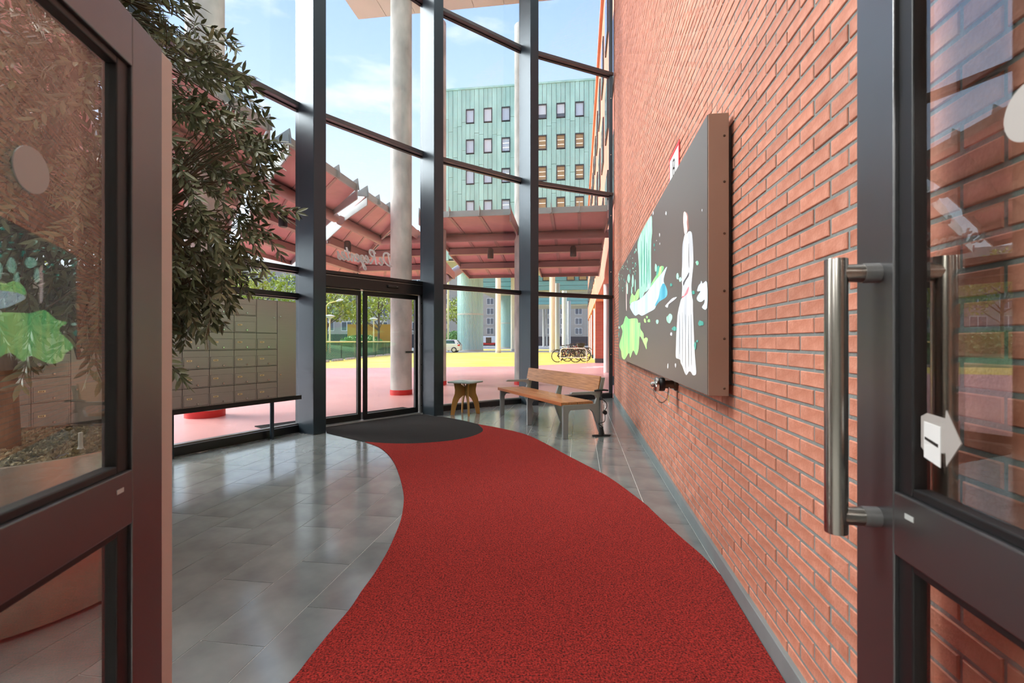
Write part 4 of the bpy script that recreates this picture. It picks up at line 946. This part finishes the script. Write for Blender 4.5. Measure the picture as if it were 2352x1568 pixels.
# ---- far grey apartment blocks
def apartment(o, rz, Wd, Hh, label, rows, cols, wz=2.0, z0=3.6, group='grey apartment blocks far behind'):
    r = empty('apartment_block', o, rz); tag(r, label, 'building', group)
    box('wall', 'grey_render', r, 0, Wd, 0, 12, 0, Hh)
    w0 = None
    for i in range(cols):
        for j in range(rows):
            x = (i + .5) * Wd / cols - 1.1; z = z0 + j * 3.1
            if z + wz > Hh: continue
            if w0 is None:
                w0 = MB().box(0, 2.2, -.06, .0, 0, wz).build('window', 'white_paint', r, loc=(x, 0, z)); pa = MB().box(.1, 1.05, -.08, -.06, .12, wz - .12).build('pane', 'window_dark', w0); pb = MB().box(1.2, 2.1, -.08, -.06, .12, wz - .12).build('pane', 'window_dark', w0)
            else:
                k = inst(w0, r, (x, 0, z)); inst(pa, k, (0, 0, 0)); inst(pb, k, (0, 0, 0))
    box('plinth', 'window_frame', r, 0, Wd, -.05, 0, 0, 2.9)
apartment((-23, 150, -.05), 0, 60, 26, 'grey apartment block seen between the cyan towers and pillars', 7, 13)
apartment((-62, 96, -.05), math.radians(12), 44, 17, 'grey apartment block behind the spring trees on the left', 5, 12)
# ---- red facade beyond the glass: piers, upper wall, windows
rb = empty('red_building', sq(11.9, 0, 0), RZ); tag(rb, 'long red facade with brick piers running away on the right', 'building')
RQ = -.96
box('upper_wall', 'red_render', rb, 0, 44.6, RQ - 6, RQ, 3.85, 15.0)
box('soffit', 'red_render', rb, 0, 44.6, RQ - 6, RQ, 3.75, 3.85)
box('rear_wall', 'red_brick_far', rb, 0, 44.6, RQ - 6, RQ - 4.5, -.05, 3.75)
for k, s in enumerate((2.9, 18.0, 26.5, 33.0, 40.0)):
    pr_ = box('pier', 'red_brick_far', rb, s, s + .9, RQ - .85, RQ - .02, .25, 3.75); box('pier_base', 'window_frame', pr_, s - .02, s + .92, RQ - .87, RQ, -.05, .25)
    MB().lathe([(.12, -.05), (.12, 3.75)], 12).build('downpipe', 'white_paint', rb, loc=(s + 6.0, RQ - .18, 0), smooth=True)
for k in range(14):
    for z in (5.2, 8.4, 11.6):
        wn = box('window', 'window_frame', rb, 1.2 + k * 3.1, 2.7 + k * 3.1, RQ - .02, RQ + .05, z, z + 1.8); box('pane', 'window_dark', wn, 1.3 + k * 3.1, 2.6 + k * 3.1, RQ + .05, RQ + .06, z + .1, z + 1.7)
box('cornice', 'red_render', rb, -.1, 44.6, RQ - .1, RQ + .12, 14.8, 15.1)
# ---- bicycles and rack
def wheel(m, cx, r=.33):
    m.tube([(cx + r * math.cos(6.283 * k / 22), 0, r + .012 + r * math.sin(6.283 * k / 22)) for k in range(22)], .026, 5, close=True); return m
def bicycle(p, rz, fm, label, basket=False):
    o = empty('bicycle', p, rz); tag(o, label, 'bicycle', 'bicycles parked at the rack')
    for cx in (-.52, .52):
        wq_ = wheel(MB(), cx).build('wheel', 'tyre', o, smooth=True); sp = MB()
        for k in range(10): sp.tube([(cx, 0, .342), (cx + .31 * math.cos(6.283 * k / 10), 0, .342 + .31 * math.sin(6.283 * k / 10))], .004, 3)
        sp.tube([(cx, -.04, .342), (cx, .04, .342)], .022, 8); sp.build('spokes', 'bike_silver', wq_)
    fr = MB()
    for a, b_ in (((-.05, 0, .30), (-.22, 0, .86)), ((-.05, 0, .30), (.36, 0, .78)), ((-.19, 0, .72), (.34, 0, .86)), ((-.05, .05, .30), (-.52, .05, .342)), ((-.05, -.05, .30), (-.52, -.05, .342)), ((-.20, .05, .74), (-.52, .05, .342)), ((-.20, -.05, .74), (-.52, -.05, .342)), ((.33, 0, .92), (.39, 0, .70)), ((.39, .05, .70), (.52, .05, .342)), ((.39, -.05, .70), (.52, -.05, .342))): fr.tube([a, b_], .028, 6)
    fr.build('frame', fm, o, smooth=True)
    MB().tube([(.30, -.28, 1.02), (.36, -.20, 1.06), (.32, 0, 1.04), (.36, .20, 1.06), (.30, .28, 1.02)], .014, 6).tube([(.33, 0, .9), (.32, 0, 1.04)], .014, 6).build('handlebar', 'bike_black', o, smooth=True)
    MB().hexa([(-.36, -.08, .90), (-.08, -.03, .91), (-.08, .03, .91), (-.36, .08, .90)], [(-.36, -.07, .96), (-.08, -.02, .95), (-.08, .02, .95), (-.36, .07, .96)]).build('saddle', 'bike_black', o, bevel=.02)
    MB().hexa([(-.75, -.06, .70), (-.25, -.06, .70), (-.25, .06, .70), (-.75, .06, .70)], [(-.75, -.06, .72), (-.25, -.06, .72), (-.25, .06, .72), (-.75, .06, .72)]).build('carrier', 'bike_black', o)
    MB().tube([(-.05, -.09, .30), (-.05, .09, .30)], .07, 10).build('chain_ring', 'bike_black', o)
    if basket: MB().hexa([(.44, -.16, .78), (.74, -.16, .78), (.74, .16, .78), (.44, .16, .78)], [(.40, -.20, 1.04), (.80, -.20, 1.04), (.80, .20, 1.04), (.40, .20, 1.04)]).build('crate', 'bike_black', o)
    o.scale = (1.1, 1.1, 1.14); return o
bp = [((1301, 831), 0, 'bike_black', False, 'black bicycle nearest the rack frame, its rear wheel sticking out left'), ((1323, 829.5), math.pi, 'bike_black', False, 'dark bicycle nearest the rack frame, its wheel sticking out right'), ((1312, 826), .08, 'bike_red', True, 'dark red bicycle with a black crate in the middle of the rack'),
      ((1328, 824), math.pi - .1, 'bike_silver', False, 'silver bicycle behind the middle of the rack'), ((1318, 821), .05, 'bike_blue', True, 'blue-grey bicycle with crate at the back of the rack'), ((1336, 819), math.pi, 'bike_silver', False, 'silver bicycle at the back right of the rack'), ((1330, 816), .1, 'bike_black', False, 'black bicycle farthest from us behind the rack')]
for (p, rz, fm, bk, lab) in bp: bicycle(fl(*p) * 1.0 + Vector((0, 0, GZ)), rz - .14, fm, lab, bk)
rk = empty('bicycle_rack', fl(1316, 832) + Vector((0, -.25, GZ)), -.14); tag(rk, 'pale tubular bicycle rack in front of the parked bicycles', 'rack')
MB().tube(smooth_poly([(-.80, 0, 0), (-.80, 0, .70), (-.72, 0, .85), (-.5, 0, .90), (.5, 0, .90), (.72, 0, .85), (.80, 0, .70), (.80, 0, 0)], 4, False), .028, 8).build('hoop', 'white_paint', rk, smooth=True)
MB().tube([(-.80, 0, .32), (.80, 0, .32)], .028, 8).build('crossbar', 'white_paint', rk, smooth=True)
for x in (-.8, .8): MB().lathe([(.04, 0), (.04, .14)], 10).build('foot', 'lamp_yellow', rk, loc=(x, 0, 0))
# ---- car and van
def lathe_y(m, cx, cz, r, y0, y1, n=20): return m.prism([(cx + r * math.cos(6.283 * k / n), cz + r * math.sin(6.283 * k / n)) for k in range(n)], lambda p, k: (p[0], y1 if k else y0, p[1]))
car = empty('car', fl(1057.5, 809.5) + Vector((0, .9, 0)), math.pi - .06); tag(car, 'silver-white hatchback car parked beside the large cyan tower', 'car')
body = [(0, .32), (.0, .62), (.04, .92), (.22, 1.02), (.30, 1.05), (1.6, 1.06), (2.8, 1.0), (3.6, .86), (3.95, .68), (4.0, .38), (3.9, .26), (.1, .24)]
MB().prism(body, lambda p, k: (p[0], -.84 if k else .84, p[1])).build('body', 'car_white', car, bevel=.05)
MB().hexa([(.10, -.80, 1.0), (2.75, -.80, 1.0), (2.75, .80, 1.0), (.10, .80, 1.0)], [(.50, -.62, 1.47), (1.9, -.62, 1.47), (1.9, .62, 1.47), (.50, .62, 1.47)]).build('cabin', 'car_glass', car, bevel=.05)
MB().hexa([(.42, -.64, 1.44), (1.95, -.64, 1.44), (1.95, .64, 1.44), (.42, .64, 1.44)], [(.55, -.56, 1.52), (1.8, -.56, 1.52), (1.8, .56, 1.52), (.55, .56, 1.52)]).build('roof', 'car_white', car, bevel=.03)
for sg in (-1, 1):
    MB().box(.02, .30, sg * .80 - .05, sg * .80 + .05, .78, .95).build('tail_lamp', 'red_light', car, bevel=.02)
    MB().hexa([(.06, sg * .74 - .05, .98), (.55, sg * .76 - .05, .98), (.55, sg * .76 + .05, .98), (.06, sg * .74 + .05, .98)], [(.45, sg * .60 - .04, 1.48), (.75, sg * .62 - .04, 1.48), (.75, sg * .62 + .04, 1.48), (.45, sg * .60 + .04, 1.48)]).build('rear_pillar', 'car_white', car)
    for x in (.72, 3.2):
        wq_ = lathe_y(MB(), x, .32, .32, sg * .72, sg * .87).build('wheel', 'tyre', car); lathe_y(MB(), x, .32, .21, sg * .87, sg * .885, 10).build('hub_cap', 'silver', wq_)
van = empty('van', fl(1124, 795.0), 0); tag(van, 'white and red delivery van far between the towers', 'van')
MB().box(-3.2, 1.6, -1, 1, .95, 2.7).build('cargo_body', 'car_white', van, bevel=.08); MB().box(-3.2, 2.6, -1, 1, .4, .96).build('lower_body', 'red_light', van, bevel=.06)
MB().hexa([(1.6, -1, .95), (2.6, -1, .95), (2.6, 1, .95), (1.6, 1, .95)], [(1.6, -.9, 2.6), (1.9, -.9, 2.4), (1.9, .9, 2.4), (1.6, .9, 2.6)]).build('cab', 'car_white', van, bevel=.05)
MB().box(-.9, .6, -1.02, -.99, .9, 2.4).build('open_door', 'brass_dark', van)
for x in (-2.2, 1.7): lathe_y(MB(), x, .38, .38, -1.03, -.8).build('wheel', 'tyre', van)
# ---- fence along the yellow plaza, wheel stops
fn = empty('mesh_fence', (-12.4, 29, -.05), math.pi / 2 + .004); tag(fn, 'long mesh fence with pale yellow top rail along the yellow plaza', 'fence')
FL = 30.0
MB().tube([(0, 0, 1.33), (FL, 0, 1.33)], .05, 8).build('top_rail', 'fence_yellow', fn, smooth=True); MB().tube([(0, 0, .12), (FL, 0, .12)], .035, 8).build('bottom_rail', 'fence_mesh', fn, smooth=True)
for k in range(11): MB().lathe([(.035, 0), (.035, 1.33)], 8).build('post', 'fence_yellow' if k % 3 == 0 else 'fence_mesh', fn, loc=(k * 3.0, .05, 0))
me_ = MB()
for k in range(-8, 190):
    x = k * .16
    for sg in (-1, 1):
        xa, xb = (x, x + 1.15) if sg > 0 else (x + 1.15, x)
        if min(xa, xb) < 0 or max(xa, xb) > FL: continue
        me_.add([(xa - .012, .0, .14), (xa + .012, .0, .14), (xb + .012, .0, 1.29), (xb - .012, 0, 1.29)], [(0, 1, 2, 3)])
        me_.add([(xa, -.012, .14), (xa, .012, .14), (xb, .012, 1.29), (xb, -.012, 1.29)], [(0, 1, 2, 3)])
tag(me_.build('mesh_panel', 'fence_mesh', fn), 'dark diamond mesh', kind='stuff')
for k in range(9):
    o = MB().hexa([(-.1, -.95, 0), (.1, -.95, 0), (.1, .95, 0), (-.1, .95, 0)], [(-.06, -.9, .13), (.06, -.9, .13), (.06, .9, .13), (-.06, .9, .13)]).build('wheel_stop', 'concrete', None, loc=(-11.95, 30.2 + k * 2.6, GZ), bevel=.02)
    tag(o, ['first', 'second', 'third', 'fourth', 'fifth', 'sixth', 'seventh', 'eighth', 'ninth'][k] + ' concrete wheel stop along the mesh fence, counted from the hall', 'wheel stop', 'wheel stops along the fence')
# ---- park behind the fence: slope, orange wall, hedge, trees
sl = MB().hexa([(-60, 30, -.06), (-12.7, 30, -.06), (-12.7, 66, -.06), (-60, 66, -.06)], [(-60, 31, 2.6), (-17, 31, .5), (-17, 64, .5), (-60, 64, 2.6)]).build('grass_slope', 'grass', None)
tag(sl, 'green grass slope of the park behind the mesh fence', 'grass', kind='structure')
tag(MB().box(-22, -15.2, 64, 64.6, -.05, 3.6).build('park_wall', 'orange_wall', None), 'ochre wall of the park stairs behind the right lamp post', 'wall')
def leafcloud(m, blobs, n, sz, seed):
    g = random.Random(seed); tot = sum(b[1][0] * b[1][2] for b in blobs)
    for (c, r) in blobs:
        for i in range(int(n * r[0] * r[2] / tot)):
            while True:
                v = Vector((g.uniform(-1, 1), g.uniform(-1, 1), g.uniform(-1, 1)))
                if v.length < 1: break
            v = v.normalized() * v.length ** .5; p = Vector((c[0] + v.x * r[0], c[1] + v.y * r[1], c[2] + v.z * r[2]))
            a = Vector((g.uniform(-1, 1), g.uniform(-1, 1), g.uniform(-1, 1))).normalized(); b = a.cross(Vector((g.uniform(-1, 1), g.uniform(-1, 1), g.uniform(-1, 1)))).normalized(); s = sz * g.uniform(.6, 1.3)
            m.add([p + a * s, p + b * s * .55, p - a * s, p - b * s * .55], [(0, 1, 2, 3)])
    return m
def park_tree(x, y, h, seed, label, n=1700, w=2.3):
    o = empty('park_tree', (x, y, 0)); tag(o, label, 'tree', 'spring trees of the park'); g = random.Random(seed); t = MB()
    t.tube([(0, 0, -.1), (.05, 0, h * .3), (0, .05, h * .62), (.05, 0, h * .9)], [.16, .13, .09, .03], 7); bl = []
    for k in range(9):
        a = g.uniform(0, 6.283); z0 = h * g.uniform(.28, .6); rr = w * g.uniform(.45, .95); e = (rr * math.cos(a), rr * math.sin(a), z0 + h * g.uniform(.12, .33))
        t.tube([(0, 0, z0), (e[0] * .5, e[1] * .5, (z0 + e[2]) / 2 - .1), e], [.06, .045, .02], 5); bl.append((e, (w * .55, w * .55, h * .13)))
    bl.append(((0, 0, h * .85), (w * .6, w * .6, h * .16))); t.build('trunk', 'tree_bark', o, smooth=True)
    tag(leafcloud(MB(), bl, n, .16, seed).build('crown', 'spring_leaf', o), kind='stuff')
for k, (x, y, h, lab) in enumerate(((-17.5, 45, 7.2, 'spring tree behind the left pane of the sliding door'), (-15.9, 57, 8.6, 'slender spring tree behind the right pane of the sliding door'), (-21.5, 66, 9.9, 'spring tree behind the lamp post at the left door pane'), (-24.5, 47, 8.6, 'spring tree seen just left of the door-side fin column'), (-30.5, 52, 9.6, 'spring tree seen above the mailboxes'), (-33, 44, 8.2, 'spring tree behind the hanging olive twigs'), (-30, 64, 10.4, 'tall spring tree farthest back above the mailboxes'), (-14.3, 66, 8.5, 'spring tree next to the round concrete column'), (-8.3, 74, 8.0, 'yellow-green tree between the fin column and the large cyan tower'), (-40, 40, 9, 'spring tree far left behind the planter'))):
    park_tree(x, y, h, 20 + k, lab)
for k, (x, y, sx, sy, sz, lab) in enumerate(((-19.5, 37, 3.2, 4.2, .8, 'low round hedge behind the left part of the fence'), (-22.5, 50, 3.4, 3.0, .9, 'low round hedge behind the middle of the fence'), (-19.0, 60.5, 2.6, 2.2, .9, 'green hedge beside the ochre wall'), (-9.6, 79, 1.8, 2.0, 1.8, 'dark shrub beside the large cyan tower'))):
    m = leafcloud(MB(), [((0, 0, sz * .7), (sx, sy, sz))], 2600, .16, 60 + k); tag(m.build('hedge', 'hedge_leaf', None, loc=(x, y, .6 if k < 3 else 0)), lab, 'hedge', 'hedges of the park')
# ---- lamp posts
def lamp_post(p, z, m, label):
    o = empty('lamp_post', p); tag(o, label, 'lamp post', 'lamp posts outside')
    MB().lathe([(.085, 0), (.07, z * .5), (.055, z - .35)], 10).build('pole', m, o, smooth=True)
    MB().lathe([(.04, z - .36), (.12, z - .30), (.40, z - .12), (.42, z - .06), (.30, z), (.05, z + .05)], 20).build('lantern', 'lamp_white', o, smooth=True)
lamp_post(fl(757.5, 819), 3.55, 'fence_yellow', 'white mushroom lamp post behind the left pane of the sliding door'); lamp_post(fl(858.5, 812.5), 3.75, 'fence_yellow', 'white mushroom lamp post behind the right pane of the sliding door')
lamp_post(fl(880, 805), 4.3, 'fence_yellow', 'small distant lamp post right of the white mushroom lamp')
sl_ = empty('street_lamp', (-16.3, 42, 0)); tag(sl_, 'street lamp with bent yellow arm and white head at the left door pane', 'lamp post')
MB().tube([(0, 0, 0), (0, 0, 4.4), (.25, 0, 4.66), (.95, 0, 4.85)], [.07, .055, .05, .04], 8).build('arm', 'lamp_yellow', sl_, smooth=True); MB().tube([(.9, 0, 4.84), (1.15, 0, 4.90), (1.5, 0, 4.95)], [.05, .12, .05], 10).build('head', 'lamp_white', sl_, smooth=True)
for k, (x, y) in enumerate(((865.5, 813), (890, 812))):
    o = empty('info_post', fl(x, y)); tag(o, ['short green topped post just right of the mushroom lamp', 'short green topped post beside the round concrete column'][k], 'post', 'short green topped posts')
    MB().lathe([(.05, 0), (.05, .95)], 8).build('pole', 'fence_yellow', o); MB().box(-.14, .14, -.05, .05, .95, 1.12).build('head', 'copper_green', o)
